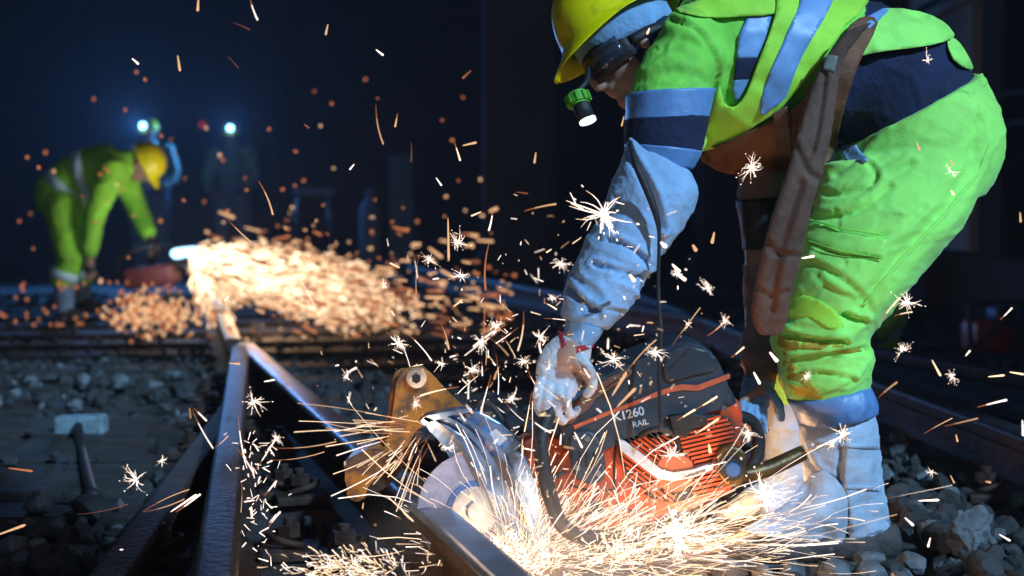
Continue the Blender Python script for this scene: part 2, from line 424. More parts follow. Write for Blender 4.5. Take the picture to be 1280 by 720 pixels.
# ---- rails
PROF = [(-.075, 0), (.075, 0), (.075, .012), (.022, .028), (.009, .05), (.009, .105), (.034, .122), (.036, .152), (.030, .159),
        (-.030, .159), (-.036, .152), (-.034, .122), (-.009, .105), (-.009, .05), (-.022, .028), (-.075, .012)]
def rail(a, b, label, group='rails of the crossing tracks', z=0.0, surf='railtop'):
    a, b = V((a[0], a[1], z)), V((b[0], b[1], z)); d = (b-a).normalized(); s = V((d.y, -d.x, 0))
    t = thing('rail', label, 'rail', a, group)
    bm = bmesh.new(); N = 40; rings = []
    for i in range(N+1):
        c = a.lerp(b, i/N); rings.append([bm.verts.new(c+s*x+V((0, 0, h))) for x, h in PROF])
    K = len(PROF)
    for r0, r1 in zip(rings, rings[1:]):
        for j in range(K): bm.faces.new((r0[j], r0[(j+1) % K], r1[(j+1) % K], r1[j]))
    bm.faces.new(rings[0][::-1]); bm.faces.new(rings[-1])
    link('rail_body', tomesh(bm, False), M['rust'], t)
    bm = bmesh.new(); rs = []; pr = [(-.033, .150), (-.029, .162), (-.02, .1638), (.02, .1638), (.029, .162), (.033, .150)]
    for c in (a+d*.001, b-d*.001): rs.append([bm.verts.new(c+s*x*1.13+V((0, 0, h))) for x, h in pr])
    for j in range(5): bm.faces.new((rs[0][j], rs[0][j+1], rs[1][j+1], rs[1][j]))
    link('running_surface', tomesh(bm), M[surf], t)
    return t, a, b, d
def through(p, q, y0, y1, z=.16):
    a, b = G(*p, z), G(*q, z); k = (b.x-a.x)/(b.y-a.y)
    return (a.x+k*(y0-a.y), y0), (a.x+k*(y1-a.y), y1)
RA = rail(*through((640, 722), (315, 437), 1.3, 6.1), 'rail being cut by the saw, running under its blade towards the fork')
RB = rail(*through((268, 720), (300, 440), 1.3, 6.0), 'upright-looking rail left of the one being cut, running straight up to the fork', surf='dullrail')
RD = rail(*through((92, 720), (262, 512), 1.3, 6.0), 'leftmost rail, slanting in from the lower left corner', surf='rust', z=-.075)
RF = rail(*through((292, 425), (262, 352), 6.3, 14), 'far rail beyond the fork, running into the shower of sparks')
RC = rail(*through((1085, 470), (1282, 541), 1.6, 14), 'rail right of the front worker, its head catching a thin line of light', surf='dullrail')
RE = rail(*through((1100, 436), (1282, 468), 1.6, 15), 'dim rail furthest to the right, close to the tunnel wall', surf='dullrail')

# ---- sleepers (each one a thing), under the rails
bm = bmesh.new(); box(bm, (0, 0, 0), (1, .24, .14), bev=.008)
for v in bm.verts: v.co.z += .006*noise.noise(v.co*9)
smesh = tomesh(bm, False); smesh.materials.append(M['sleeper'])
ORD = 'first second third fourth fifth sixth seventh eighth ninth tenth eleventh twelfth thirteenth fourteenth fifteenth sixteenth'.split()
def sleeper(x, y, L, rz, label, group):
    o = bpy.data.objects.new('sleeper', smesh); C.objects.link(o)
    o.location = (x, y, -.074+random.uniform(-.006, .004)); o.scale = (L, 1, 1); o.rotation_euler = (0, 0, rz); return tag(o, label, 'sleeper', group)
    tag(o, label, 'sleeper', group)
for i in range(15):
    y = 1.75+i*.63; sleeper(-.62-.14*(y-2), y, 3.9, R(9), ORD[i]+' sleeper from the front under the forking rails on the left', 'sleepers under the forking rails')
for i in range(16):
    y = 1.9+i*.65; sleeper(2.02-.09*(y-3), y, 1.75, R(4), ORD[i]+' sleeper from the front under the right-hand pair of rails', 'sleepers under the right-hand track')

# ---- rail fastenings: base plate, clip and bolt
def fastening(loc, rz, label):
    t = thing('rail_fastening', label, 'fastening', loc, 'bolted fastenings beside the rails')
    bm = bmesh.new(); box(bm, V(loc)+V((0, 0, .012)), (.13, .12, .022), bev=.004); link('base_plate', tomesh(bm, False), M['rust'], t)
    bm = bmesh.new(); cyl(bm, V(loc)+V((0, 0, .02)), V(loc)+V((0, 0, .085)), .013, 12); link('bolt', tomesh(bm, False), M['rust'], t)
    bm = bmesh.new(); cyl(bm, V(loc)+V((0, 0, .045)), V(loc)+V((0, 0, .07)), .026, 6); link('nut', tomesh(bm, False), M['rust'], t)
    bm = bmesh.new(); L = V(loc); tube(bm, [L+V((-.03, -.035, .03)), L+V((.02, -.04, .045)), L+V((.045, 0, .05)), L+V((.02, .04, .045)), L+V((-.03, .035, .03))], .008, 8); link('spring_clip', tomesh(bm), M['rust'], t)
    t.rotation_euler = (0, 0, rz); return t
fs = []
for (T, a, b, d), nm, w_ in ((RA, 'under the rail being cut', 1), (RB, 'beside the upright-looking rail', 1), (RC, 'beside the right-hand rail', 1)):
    s = V((d.y, -d.x, 0)); ang = math.atan2(s.y, s.x)
    for i in range(9):
        for sg in (-1, 1):
            y = 1.75+i*.63; k = (y-a.y)/d.y; c = a+d*k+s*sg*.135
            if c.y > b.y: continue
            c.z = .0
            if not fs:
                t = fastening(c, 0, ''); fs.append(t)
            else:
                t = clone(fs[0]); t.location = c
            t.rotation_euler = (0, 0, ang+(pi if sg > 0 else 0)); t['label'] = ORD[i]+' bolted fastening from the front, '+('right' if sg > 0 else 'left')+' side, '+nm

# ---- ballast
def ico(sub):
    b = bmesh.new(); bmesh.ops.create_icosphere(b, subdivisions=sub, radius=1)
    v = np.array([x.co[:] for x in b.verts]); f = np.array([[q.index for q in p.verts] for p in b.faces]); b.free(); return v, f
def rockshape(sub, seed, am=.35, fr=1.1):
    v, f = ico(sub); rs = np.random.RandomState(seed); out = v.copy()
    for _ in range(9):                       # chip flat facets off it
        n_ = rs.normal(size=3); n_ /= np.linalg.norm(n_); h = rs.uniform(.55, .85); d = out@n_
        out -= np.outer(np.maximum(d-h, 0), n_)
    for i in range(len(out)): out[i] *= 1+am*.25*noise.noise(V(v[i]*2.3*fr)+V((seed, 0, 0)))
    return out*np.array([1, rs.uniform(.6, .9), rs.uniform(.5, .8)]), f
shapes = [[rockshape(s_, k*3+s_) for k in range(7)] for s_ in (1, 2)]
def scatter(name, pts, m, label, smin=.018, smax=.042):
    vs, fs_, base = [], [], 0; rs = np.random.RandomState(3)
    for x, y, z, s in pts:
        v, f = shapes[1 if y < 3.9 else 0][rs.randint(7)]
        q = Matrix.Rotation(rs.uniform(0, 6.3), 3, V(rs.normal(size=3)).normalized()); q = np.array(q)
        vs.append((v*s)@q.T+np.array([x, y, z])); fs_.append(f+base); base += len(v)
    vs = np.concatenate(vs); fs_ = np.concatenate(fs_)
    me = bpy.data.meshes.new(name); me.from_pydata(vs.tolist(), [], fs_.tolist()); me.update()
    o = link(name, me, m); return tag(o, label, 'ballast', kind='stuff')
rails_ab = [(r[1], r[3]) for r in (RA, RB, RD, RC, RE, RF)]
rail_end = [r[2].y for r in (RA, RB, RD, RC, RE, RF)]
def nearrail(x, y):
    m = 9
    for (a, d), e in zip(rails_ab, rail_end):
        if y < e: m = min(m, abs((x-a.x)*d.y-(y-a.y)*d.x))
    return m
def hgt(x, y):
    h = -.035+.02*noise.noise(V((x*1.7, y*1.7, 3)))
    if .45 < x < 1.18 and y < 6 and (y > 3.2 or x > .93): h += .03+.035*math.exp(-((x-.85)/.25)**2)
    return h
pts = []; pts2 = []; rs = random.Random(5)
while len(pts) < 11500:
    y = 1.9+ (rs.random()**1.7)*10.5; x = rs.uniform(-.42*y-.3, .42*y+.3)
    if x > 3.1: continue
    nr = nearrail(x, y)
    if nr < .065: continue
    if .42 < x < .92 and 2.78 < y < 3.5: continue
    if x < -.85-.14*(y-3) and 3.62 < y < 4.98 and rs.random() < .80: continue
    s = rs.choice([rs.uniform(.014, .03), rs.uniform(.022, .048)])
    sl_ = (x < .6) and abs(((y-1.75-(x+.62)*.158) / .63+.5) % 1-.5)*.63 < .13 and y < 10.8
    sr_ = (x > 1.18) and abs(((y-1.9-(x-2)*.07)/.65+.5) % 1-.5)*.65 < .13 and y < 11.7
    if (sl_ or sr_) and rs.random() < (.86 if y < 5 else .45): continue
    z = hgt(x, y)+rs.uniform(-.01, .012)
    if sl_ or sr_: z = .002+s*.5; s *= .8
    (pts2 if rs.random() < .12 else pts).append((x, y, z, s))
scatter('ballast', pts, M['ballast'], 'dark grey crushed stone ballast between and around the sleepers')
scatter('pale_ballast', pts2, M['ballast2'], 'paler stones mixed all through the dark ballast')
def stone(px, py, r, seed, m, label, group=None, Y=None, sub=3, sx=1, sz=1, up=.3):
    g = G(px, py, 0.0) if Y is None else P(px, py, Y)
    v, f = rockshape(sub, seed, .8, 1.6)
    v = v*np.array([r*sx, r, r*sz]); a = seed*1.7; c, s = cos(a), sin(a)
    if sx == 1: v = v@np.array([[c, s, 0], [-s, c, 0], [0, 0, 1]])
    for i in range(len(v)): v[i] *= 1+.10*noise.noise(V(v[i]/r*3.1)+V((seed, 4, 1)))
    me = bpy.data.meshes.new('stone'); me.from_pydata(v.tolist(), [], f.tolist()); me.update()
    o = link('ballast_stone', me, m); o.location = g+V((0, 0, r*sz*up)); return tag(o, label, 'stone', group)
stone(1212, 668, .068, 11, M['ballast2'], 'largest pale upright rock in the lower right corner, beside the front worker\'s boots', Y=3.0, sub=4, sx=.95, sz=1.75, up=0)
stone(1188, 712, .052, 12, M['ballast2'], 'pale blue-grey rock lying at the foot of the largest rock', Y=2.98, sub=4, up=0)
rs = random.Random(9)
for i in range(60):
    px = rs.uniform(1080, 1330); py = rs.uniform(560, 745)
    if 1150 < px < 1260 and py > 620: continue
    dk = rs.random() < .6
    rr_ = rs.uniform(.026, .05); stone(px, py, rr_, 20+i, M['ballast' if dk else 'ballast2'], ('small ' if rr_ < .034 else 'large ' if rr_ > .042 else '')+('dark' if dk else 'pale')+' loose stone '+where(px, py), 'loose stones right of the front worker', sub=2)
for i in range(22):
    px = rs.uniform(890, 1090); py = rs.uniform(714, 748)
    dk = rs.random() < .6
    rr_ = .024+.021*((i*7) % 22)/22; stone(px, py, rr_, 120+i, M['ballast' if dk else 'ballast2'], ('small ' if rr_ < .031 else 'large ' if rr_ > .038 else '')+('dark' if dk else 'pale')+' angular stone, bottom edge, '+where(px, py), 'stones in front of the boots', sub=2)
for i in range(55):
    px = 12+223*((i*37) % 55)/55; py = rs.choice([rs.uniform(475, 515), rs.uniform(470, 500), rs.uniform(655, 720), rs.uniform(630, 715)])
    if 120 < px < 235 and py > 560: continue
    dk = rs.random() < .5
    rr_ = rs.uniform(.028, .055); stone(px, py, rr_, 220+i, M['ballast' if dk else 'ballast2'], ('small ' if rr_ < .036 else 'large ' if rr_ > .045 else 'mid-sized ')+('dark' if dk else 'pale')+' blocky stone '+where(px, py), 'loose stones on the left', sub=2)

# ---- sledgehammer lying on the sleepers
hm = thing('sledgehammer', 'sledgehammer with pale steel head lying on the sleepers at the left', 'hammer', G(102, 548, 0))
bm = bmesh.new(); c = P(102, 531, 4.70); box(bm, c, (.165, .066, .066), Matrix.Rotation(R(-2), 4, 'Y'), bev=.011)
link('head', tomesh(bm, False), M['hsteel'], hm)
bm = bmesh.new(); tube(bm, [c+V((0, .03, -.002)), c+V((.0, -.04, -.003)), P(101, 556, 4.45), P(108, 592, 3.95), P(116, 622, 3.62)], [.015, .017, .015, .017, .019], 10); link('handle', tomesh(bm), M['rubber'], hm)
# ---- boards laid between the sleepers on the left
for i in range(3):
    y = 3.86+i*.45; bm = bmesh.new(); box(bm, (0, 0, 0), (2.6, .40, .05), bev=.006)
    for v in bm.verts: v.co.z += .004*noise.noise(v.co*5+V((i, 0, 0)))
    o = link('board', tomesh(bm, False), M['sleeper']); o.location = (-2.33-.1*i, y, -.024); o.rotation_euler = (0, 0, R(3+i*1.2))
    tag(o, ('nearest', 'middle', 'farthest')[i]+' of the three wide dark boards lying by the sledgehammer', 'board', 'boards by the sledgehammer')

# ---- the thin smoky air of the work site
bm = bmesh.new(); box(bm, (0, 15, 2.3), (34, 48, 6.8))
hz = link('haze', tomesh(bm, False), None); hz['kind'] = 'stuff'
hm_ = bpy.data.materials.new('haze_air'); hm_.use_nodes = True; n_ = hm_.node_tree.nodes; n_.clear()
pv = n_.new('ShaderNodeVolumePrincipled'); pv.inputs['Density'].default_value = .0036; pv.inputs['Color'].default_value = (.75, .82, 1, 1); pv.inputs['Anisotropy'].default_value = .15
ho = n_.new('ShaderNodeOutputMaterial'); hm_.node_tree.links.new(pv.outputs[0], ho.inputs['Volume']); hz.data.materials.append(hm_)
hz.display_type = 'WIRE'; S.cycles.volume_max_steps = 64

for k, z in enumerate((1.25, 1.42, 2.2)):
    bm = bmesh.new(); tube(bm, [V((3.02, 3+i*2.2, z+.02*sin(i*2.3+k))) for i in range(12)], .022, 8, 3)
    tag(link('cable_run', tomesh(bm), M['rubber']), ('lowest', 'middle', 'highest')[k]+' black cable running along the right-hand tunnel wall', 'cable', 'cables on the wall')
for i in range(9):
    bm = bmesh.new(); box(bm, (0, 0, 0), (.16, .05, .36), bev=.01); o = link('cable_bracket', tomesh(bm, False), M['rust']); o.location = (3.12, 4.8+i*2.4, 1.34)
    tag(o, ORD[i]+' steel cable bracket from the front on the right-hand tunnel wall', 'bracket', 'cable brackets on the wall')

# ================================================================ FRONT WORKER
def limb(bm, js, k=14, n=4):
    tube(bm, [P(*j[:3]) for j in js], [j[3] for j in js], k, n)
    for j in (js[0], js[-1]): ball(bm, P(*j[:3]), j[3]*1.0, 12)

W = thing('person', 'worker in yellow helmet, green hi-vis clothes and brown apron bending over the rail saw', 'person', (P(1060, 690, 3.12).x, 3.15, -.03))

# --- the body, one continuous figure
HB = P(778, 44, 3.14)                              # centre of the helmet's rim
up = V((-.50, .26, .84)).normalized(); fw = V((-.84, -.26, -.52)); fw = (fw-up*fw.dot(up)).normalized(); sd_ = up.cross(fw)
HM = Matrix((fw, sd_, up)).transposed().to_4x4()
def H(x, y, z): return HB + fw*x + sd_*y + up*z    # head space: x to the face, y to the side, z to the crown (metres)
bm = bmesh.new()
ball(bm, H(-.005, 0, -.015), (.092, .074, .105), 24, HM)          # skull
ball(bm, H(.030, 0, -.085), (.058, .056, .065), 20, HM)           # jaw
ball(bm, H(.105, 0, -.070), (.020, .013, .026), 12, HM)           # nose
ball(bm, H(.088, 0, -.098), (.014, .024, .008), 12, HM)           # lips
ball(bm, H(.085, 0, -.112), (.013, .022, .008), 12, HM)
ball(bm, H(.070, 0, -.138), (.022, .024, .018), 12, HM)           # chin
ball(bm, H(-.005, -.074, -.055), (.016, .010, .030), 12, HM); ball(bm, H(-.005, .074, -.055), (.016, .010, .030), 12, HM)   # ears
ball(bm, H(.086, -.03, -.035), (.012, .018, .010), 10, HM); ball(bm, H(.086, .03, -.035), (.012, .018, .010), 10, HM)
tube(bm, [H(-.02, 0, -.07), H(-.035, 0, -.15), P(868, 85, 3.16)], [.055, .055, .075], 16)
limb(bm, [(862, 82, 3.16, .08), (905, 88, 3.17, .115), (1000, 88, 3.18, .125), (1090, 100, 3.19, .11), (1150, 150, 3.20, .10)])
limb(bm, [(880, 70, 3.10, .05), (850, 95, 3.0, .062), (838, 165, 2.94, .05), (818, 235, 2.91, .045), (775, 320, 2.87, .040), (728, 408, 2.83, .027), (712, 440, 2.82, .032), (700, 465, 2.82, .030)])
limb(bm, [(900, 90, 3.25, .05), (925, 130, 3.34, .06), (950, 220, 3.36, .048), (953, 300, 3.34, .042), (950, 400, 3.27, .036), (948, 470, 3.18, .026), (945, 500, 3.14, .03)])
for k, (x, y) in enumerate(((683, 505), (692, 515), (703, 512), (712, 505))):
    limb(bm, [(705, 460, 2.80+.01*k, .009), (x-6, 488, 2.79+.008*k, .0070), (x, y, 2.80+.008*k, .0062)], 8)
limb(bm, [(712, 448, 2.80, .013), (735, 470, 2.79, .011), (738, 488, 2.80, .009)], 8)
for k, (x, y) in enumerate(((925, 520), (932, 528), (941, 532), (950, 530))):
    limb(bm, [(943, 492, 3.1+.012*k, .012), (x, y-14, 3.08+.012*k, .0095), (x+4, y, 3.09+.01*k, .0085)], 8)
limb(bm, [(950, 485, 3.1, .012), (966, 500, 3.08, .010), (970, 516, 3.09, .009)], 8)
limb(bm, [(1150, 190, 3.14, .08), (1110, 270, 3.07, .095), (1040, 420, 3.04, .062), (1044, 480, 3.06, .052), (1050, 560, 3.07, .052), (1070, 648, 3.09, .038), (1068, 668, 3.09, .042)])
limb(bm, [(1155, 195, 3.26, .08), (1100, 280, 3.33, .09), (1015, 420, 3.38, .06), (1000, 500, 3.40, .052), (985, 560, 3.42, .05), (990, 618, 3.42, .037), (986, 634, 3.42, .04)])
limb(bm, [(1080, 672, 3.09, .034), (1020, 682, 3.07, .036), (955, 687, 3.05, .027)], 12)
limb(bm, [(1000, 634, 3.42, .034), (950, 640, 3.40, .034), (912, 643, 3.38, .026)], 12)
body = link('body', fuse(bm, .006, 4), M['skin'], W)

# --- trousers
TR = [(1047, 186, 1222, 92, 3.19, .175), (1036, 212, 1247, 142, 3.18, .18), (1026, 240, 1252, 196, 3.17, .17), (1010, 278, 1228, 244, 3.12, .135)]
TN = [(1030, 205, 1240, 165, 3.10, .10), (1016, 262, 1212, 262, 3.06, .115), (1001, 305, 1176, 312, 3.05, .115), (992, 345, 1143, 352, 3.04, .108), (980, 385, 1106, 395, 3.04, .095),
      (966, 418, 1086, 420, 3.04, .088), (970, 445, 1090, 448, 3.05, .088), (976, 475, 1090, 466, 3.05, .086), (986, 503, 1086, 486, 3.06, .080)]
TF = [(1060, 205, 1238, 180, 3.28, .10), (1030, 262, 1200, 270, 3.32, .11), (990, 340, 1120, 350, 3.36, .10), (965, 400, 1075, 415, 3.38, .085), (958, 455, 1050, 470, 3.40, .075), (958, 500, 1040, 508, 3.41, .068)]
bm = bmesh.new(); loft(bm, TR, 4, 36); loft(bm, TN, 4, 32); loft(bm, TF, 4, 28)
tme = fuse(bm, .0055, 5)
def low(x, y, z): return .45+.9*math.exp(-((z-.42)/.14)**2)
wrinkle(tme, .0055, (7, 5, 15), where=low, seed=2, tilt=.35)
wrinkle(tme, .0030, (17, 12, 30), where=low, seed=9, tilt=.2); wrinkle(tme, .0045, (6, 6, 11), seed=33, tilt=.8, where=lambda x, y, z: .9*math.exp(-((z-.72)/.16)**2))
def cr(me, Y, items):
    for px, wd, dp in items: crease(me, px, Y, wd, dp)
cr(tme, 2.92, [
 ([(1243, 150), (1232, 205), (1190, 260), (1130, 320), (1085, 375), (1062, 400)], .016, .009),
 ([(1075, 190), (1098, 202), (1106, 218), (1100, 228)], .006, .005),
 ([(1055, 262), (1056, 300), (1060, 330)], .004, .002),
 ([(1008, 296), (1050, 316), (1100, 322)], .004, .006),
 ([(1060, 395), (1075, 402), (1085, 403)], .006, .012),
 ([(985, 420), (1020, 428), (1060, 430)], .006, .012),
 ([(1000, 455), (1040, 447), (1088, 440)], .006, .010),
 ([(990, 480), (1030, 470), (1075, 478)], .005, .008),
 ([(1010, 262), (1040, 272), (1080, 262), (1120, 232)], .008, .009),
 ([(1030, 240), (1062, 242), (1100, 232), (1150, 205)], .008, .007),
 ([(1020, 330), (1055, 350), (1088, 380)], .008, .006),
 ([(1135, 100), (1140, 122), (1160, 128)], .005, .005),
 ([(1136, 113), (1185, 108), (1232, 112)], .004, .005), ([(1088, 150), (1062, 178), (1048, 205)], .004, .005), ([(1120, 150), (1090, 190), (1062, 215)], .008, .006), ([(1160, 260), (1120, 290), (1085, 300)], .007, .004), ([(1028, 345), (1040, 362), (1075, 378)], .007, .004)])
trousers = link('trousers', tme, M['green'], W)
tb = bvh((tme, roots['trousers']))
link('waistband', drape([(1132, 96), (1180, 92), (1226, 93), (1232, 108), (1185, 106), (1142, 110), (1090, 148), (1052, 196), (1044, 184), (1080, 140)], tb, .006, .012, 5, 3), M['green'], trousers)
link('pocket_flap', drape([(1012, 272), (1050, 290), (1108, 300), (1102, 322), (1050, 317), (1006, 300)], tb, .004, .004, 5, 1), M['green'], trousers)
link('pocket_lining', drape([(1052, 165), (1064, 160), (1072, 185), (1086, 200), (1068, 203), (1052, 192)], tb, .012, .006, 4, 3), M['sleeve'], trousers)
link('knee_patch', drape([(985, 368), (1010, 370), (1040, 385), (1055, 408), (1040, 412), (1010, 398), (985, 396)], tb, .002, .003, 5, 3), M['green2'], trousers)
M['knee_yellow'] = mat('yellow_patch', (0.50, 0.42, 0.04), .9, var=.3, scale=20, bump=.3)  # yellowish patch colour for the lower trouser leg
link('side_seam', drape([(1240, 168), (1243, 172), (1226, 216), (1186, 268), (1128, 328), (1080, 384), (1076, 382), (1124, 324), (1182, 264), (1223, 212)], tb, .002, .003, 5, 1), M['green'], trousers)
for y0, y1 in ((303, 321), (276, 292)): link('stitching', drape([(1010, y0-3), (1050, y1-8), (1104, y1+1), (1104, y1+3), (1050, y1-6), (1010, y0-1)], tb, .009, .001, 5, 1), M['jgreen'], trousers)
link('yellow_patch', drape([(960, 424), (1000, 425), (1075, 436), (1060, 442), (1010, 436), (985, 440), (1000, 462), (1030, 496), (1010, 498), (985, 500)], tb, .0015, .002, 4, 3), M['knee_yellow'], trousers)
bm = bmesh.new(); loft(bm, [(984, 500, 1086, 480, 3.06, .088), (992, 515, 1094, 496, 3.06, .092), (1000, 532, 1096, 516, 3.07, .088)], 4, 36, open_tube=False)
bm2 = fuse(bm, .005, 2); wrinkle(bm2, .004, (14, 10, 9), seed=4); link('reflective_hem', bm2, M['reflect'], trousers)

# --- far leg gaiter and boot
bm = bmesh.new(); loft(bm, [(958, 495, 1035, 500, 3.41, .07), (952, 530, 1025, 535, 3.42, .07), (955, 570, 1022, 575, 3.42, .062), (950, 605, 1022, 612, 3.42, .055), (958, 630, 1020, 636, 3.42, .052)], 4, 26)
loft(bm, [(1000, 596, 1005, 645, 3.41, .045), (960, 598, 962, 648, 3.40, .055), (925, 618, 926, 650, 3.38, .05), (902, 638, 904, 651, 3.37, .03)], 4, 20)
g2 = fuse(bm, .006, 4); wrinkle(g2, .005, (12, 8, 22), seed=6)
link('gaiter', g2, M['gaiter'], W)['label'] = 'far gaiter glowing orange in the light of the sparks'
bm = bmesh.new(); loft(bm, [(1030, 622, 1032, 655, 3.42, .035), (990, 632, 990, 658, 3.42, .05), (940, 636, 940, 657, 3.38, .052), (903, 642, 903, 656, 3.37, .035)], 4, 20, sq=2.6)
link('boot', fuse(bm, .006, 3), M['boot'], W)

# --- near leg gaiter (pale leather with a flared toe cover) and boot
GL = [(999, 528, 1092, 516, 3.07, .070), (1000, 560, 1098, 556, 3.08, .074), (1006, 600, 1104, 600, 3.08, .070), (1022, 635, 1109, 636, 3.09, .066), (1036, 664, 1112, 660, 3.10, .066)]
bm = bmesh.new(); loft(bm, GL, 4, 30)
loft(bm, [(1070, 560, 1076, 668, 3.07, .055), (1032, 592, 1040, 668, 3.05, .056), (996, 628, 1002, 668, 3.04, .052), (962, 650, 964, 668, 3.03, .046), (938, 660, 940, 667, 3.02, .03)], 4, 24)
g1 = fuse(bm, .0055, 4); wrinkle(g1, .0050, (9, 8, 20), seed=1); wrinkle(g1, .0016, (40, 30, 50), seed=3)
cr(g1, 2.99, [([(1052, 525), (1056, 560), (1052, 600), (1060, 640), (1062, 675)], .006, .014), ([(1002, 545), (1020, 590), (1052, 610)], .008, .009),
              ([(1015, 600), (1000, 640), (1030, 660), (1050, 690)], .008, .006), ([(1060, 575), (1085, 580), (1100, 578)], .005, .004)])
gn = link('gaiter', g1, M['gaiter'], W); gb = bvh((g1, roots['gaiter.001'] if 'gaiter.001' in roots else W.location))
gn['label'] = 'near gaiter of pale leather with a flared toe cover'
link('back_panel', drape([(1058, 520), (1092, 512), (1100, 560), (1104, 610), (1113, 655), (1090, 668), (1062, 676), (1060, 640), (1056, 600), (1058, 560)], gb, .005, .004, 5, 2, wav=.001), M['gaiter'], gn)
link('toe_flap', drape([(1004, 604), (1030, 588), (1056, 612), (1060, 640), (1057, 670), (1044, 688), (1018, 682), (985, 676), (955, 670), (926, 664), (948, 651), (982, 630)], gb, .013, .004, 5, 2, relax=8), M['gaiter'], gn)
for y in (552, 604):
    link('strap', drape([(1050, y), (1100, y+4), (1100, y+10), (1050, y+7)], gb, .009, .003, 4, 1), M['gaiter'], gn)
bm = bmesh.new(); loft(bm, [(1122, 655, 1124, 692, 3.10, .035), (1095, 648, 1095, 698, 3.10, .062), (1040, 655, 1040, 700, 3.08, .064), (980, 660, 980, 702, 3.05, .072), (935, 667, 935, 702, 3.03, .064), (905, 678, 905, 699, 3.02, .04)], 4, 22, sq=2.6)
b1 = link('boot', fuse(bm, .006, 3), M['boot'], W)
bm = bmesh.new(); loft(bm, [(1126, 690, 1126, 702, 3.10, .036), (1095, 691, 1095, 704, 3.10, .055), (1030, 693, 1030, 706, 3.08, .052), (960, 694, 960, 707, 3.04, .060), (920, 693, 920, 706, 3.02, .046), (902, 692, 902, 703, 3.01, .026)], 4, 24, sq=3); link('sole', tomesh(bm), M['rubber'], b1)

# --- torso: navy undershirt, green jacket
TS = [(822, 120, 846, 12, 3.15, .085), (822, 150, 870, -14, 3.15, .17), (868, 188, 930, -36, 3.16, .20), (930, 200, 1000, -34, 3.17, .19), (990, 192, 1078, -4, 3.18, .18), (1040, 172, 1150, 22, 3.18, .17)]
bm = bmesh.new(); loft(bm, TS[2:] + [(1050, 192, 1196, 55, 3.19, .165), (1060, 215, 1218, 100, 3.19, .155)], 5, 34, grow=.97)
us = fuse(bm, .007, 4); wrinkle(us, .005, (9, 9, 9), seed=8, tilt=-.6)
ush = link('undershirt', us, M['navy'], W)
bm = bmesh.new(); loft(bm, TS[:5], 5, 36)
AR = [(850, 16, 900, 20, 3.05, .03), (828, 40, 905, 44, 3.02, .070), (800, 80, 905, 76, 2.97, .086), (788, 112, 893, 106, 2.95, .084), (785, 150, 884, 146, 2.94, .078), (783, 178, 874, 186, 2.93, .072), (790, 205, 862, 214, 2.93, .062)]
loft(bm, AR, 4, 28)
ARF = [(880, 60, 975, 60, 3.30, .08), (893, 110, 985, 110, 3.36, .085), (908, 165, 985, 160, 3.37, .075), (918, 215, 980, 205, 3.37, .062)]
loft(bm, ARF, 4, 22)
ball(bm, P(862, 55, 3.0), (.068, .08, .075), 20); jk = fuse(bm, .0065, 8); wrinkle(jk, .0045, (9, 9, 14), seed=5, tilt=.5); wrinkle(jk, .0018, (26, 26, 40), seed=6, tilt=-.6)
cr(jk, 2.88, [([(845, 18), (880, 40), (900, 80), (898, 115)], .006, .008), ([(830, 60), (865, 48), (895, 70)], .008, .004), ([(800, 100), (830, 90), (870, 95)], .010, .004)])
jacket = link('jacket', jk, M['jgreen'], W)
def band(secs, t0, t1, m, name, parent, grow=1.065, wr=.0030, k=40):
    rows = catmull(secs, 12); n = len(rows)-1; rr = rows[int(t0*n):int(t1*n)+1]
    bm = bmesh.new(); loft(bm, [tuple(r) for r in rr], 1, k, grow=grow)
    me = tomesh(bm); wrinkle(me, wr, (22, 22, 5), seed=3); return link(name, me, M[m], parent)
band(AR, .53, .69, 'reflect', 'reflective_band', jacket)
band(AR, .68, .862, 'navy', 'navy_band', jacket, 1.075)
band(AR, .855, .975, 'reflect', 'reflective_band', jacket, 1.085)
# far sleeve: brown leather with a black band
SF = [(922, 205, 985, 200, 3.37, .07), (924, 250, 975, 246, 3.36, .06), (932, 312, 978, 312, 3.34, .055), (928, 350, 976, 350, 3.31, .053), (932, 400, 976, 400, 3.27, .05), (925, 435, 978, 438, 3.23, .052), (932, 476, 968, 482, 3.18, .042)]
bm = bmesh.new(); loft(bm, SF, 4, 26); sf = fuse(bm, .0055, 3); wrinkle(sf, .005, (8, 8, 26), seed=12)
sfar = link('sleeve', sf, M['farsleeve'], W); sfar['label'] = 'far sleeve of brown leather crossed by a black band'
band(SF, .17, .335, 'rubber', 'black_band', sfar, 1.13)
# near sleeve: pale blue leather with a flared top
SN = [(786, 172, 838, 184, 2.92, .040), (778, 195, 866, 222, 2.915, .075), (766, 225, 872, 246, 2.91, .088), (752, 262, 856, 280, 2.90, .080), (732, 300, 832, 312, 2.885, .076), (716, 335, 810, 348, 2.87, .070), (704, 372, 788, 386, 2.855, .063), (704, 396, 762, 412, 2.845, .050)]
bm = bmesh.new(); loft(bm, SN, 4, 30); ball(bm, P(848, 240, 2.90), (.036, .05, .036), 16)
sn = fuse(bm, .0052, 3)
wrinkle(sn, .006, (7, 8, 16), seed=21, tilt=-.45, where=lambda x, y, z: .5+.9*math.exp(-((z-.58)/.09)**2))
wrinkle(sn, .0018, (24, 24, 40), seed=22, tilt=-.4)
cr(sn, 2.83, [([(784, 175), (795, 205), (815, 245), (826, 285)], .007, .018), ([(760, 300), (785, 308), (808, 325)], .005, .010), ([(742, 330), (770, 338), (800, 345)], .005, .010),
              ([(706, 352), (722, 372), (745, 388)], .006, .012), ([(765, 345), (790, 350), (805, 342)], .005, .008), ([(725, 388), (755, 385), (780, 390)], .004, .006), ([(752, 270), (765, 262), (772, 248)], .005, .007)])
snear = link('sleeve', sn, M['sleeve'], W); snear['label'] = 'near sleeve of pale blue leather, flared at the elbow'
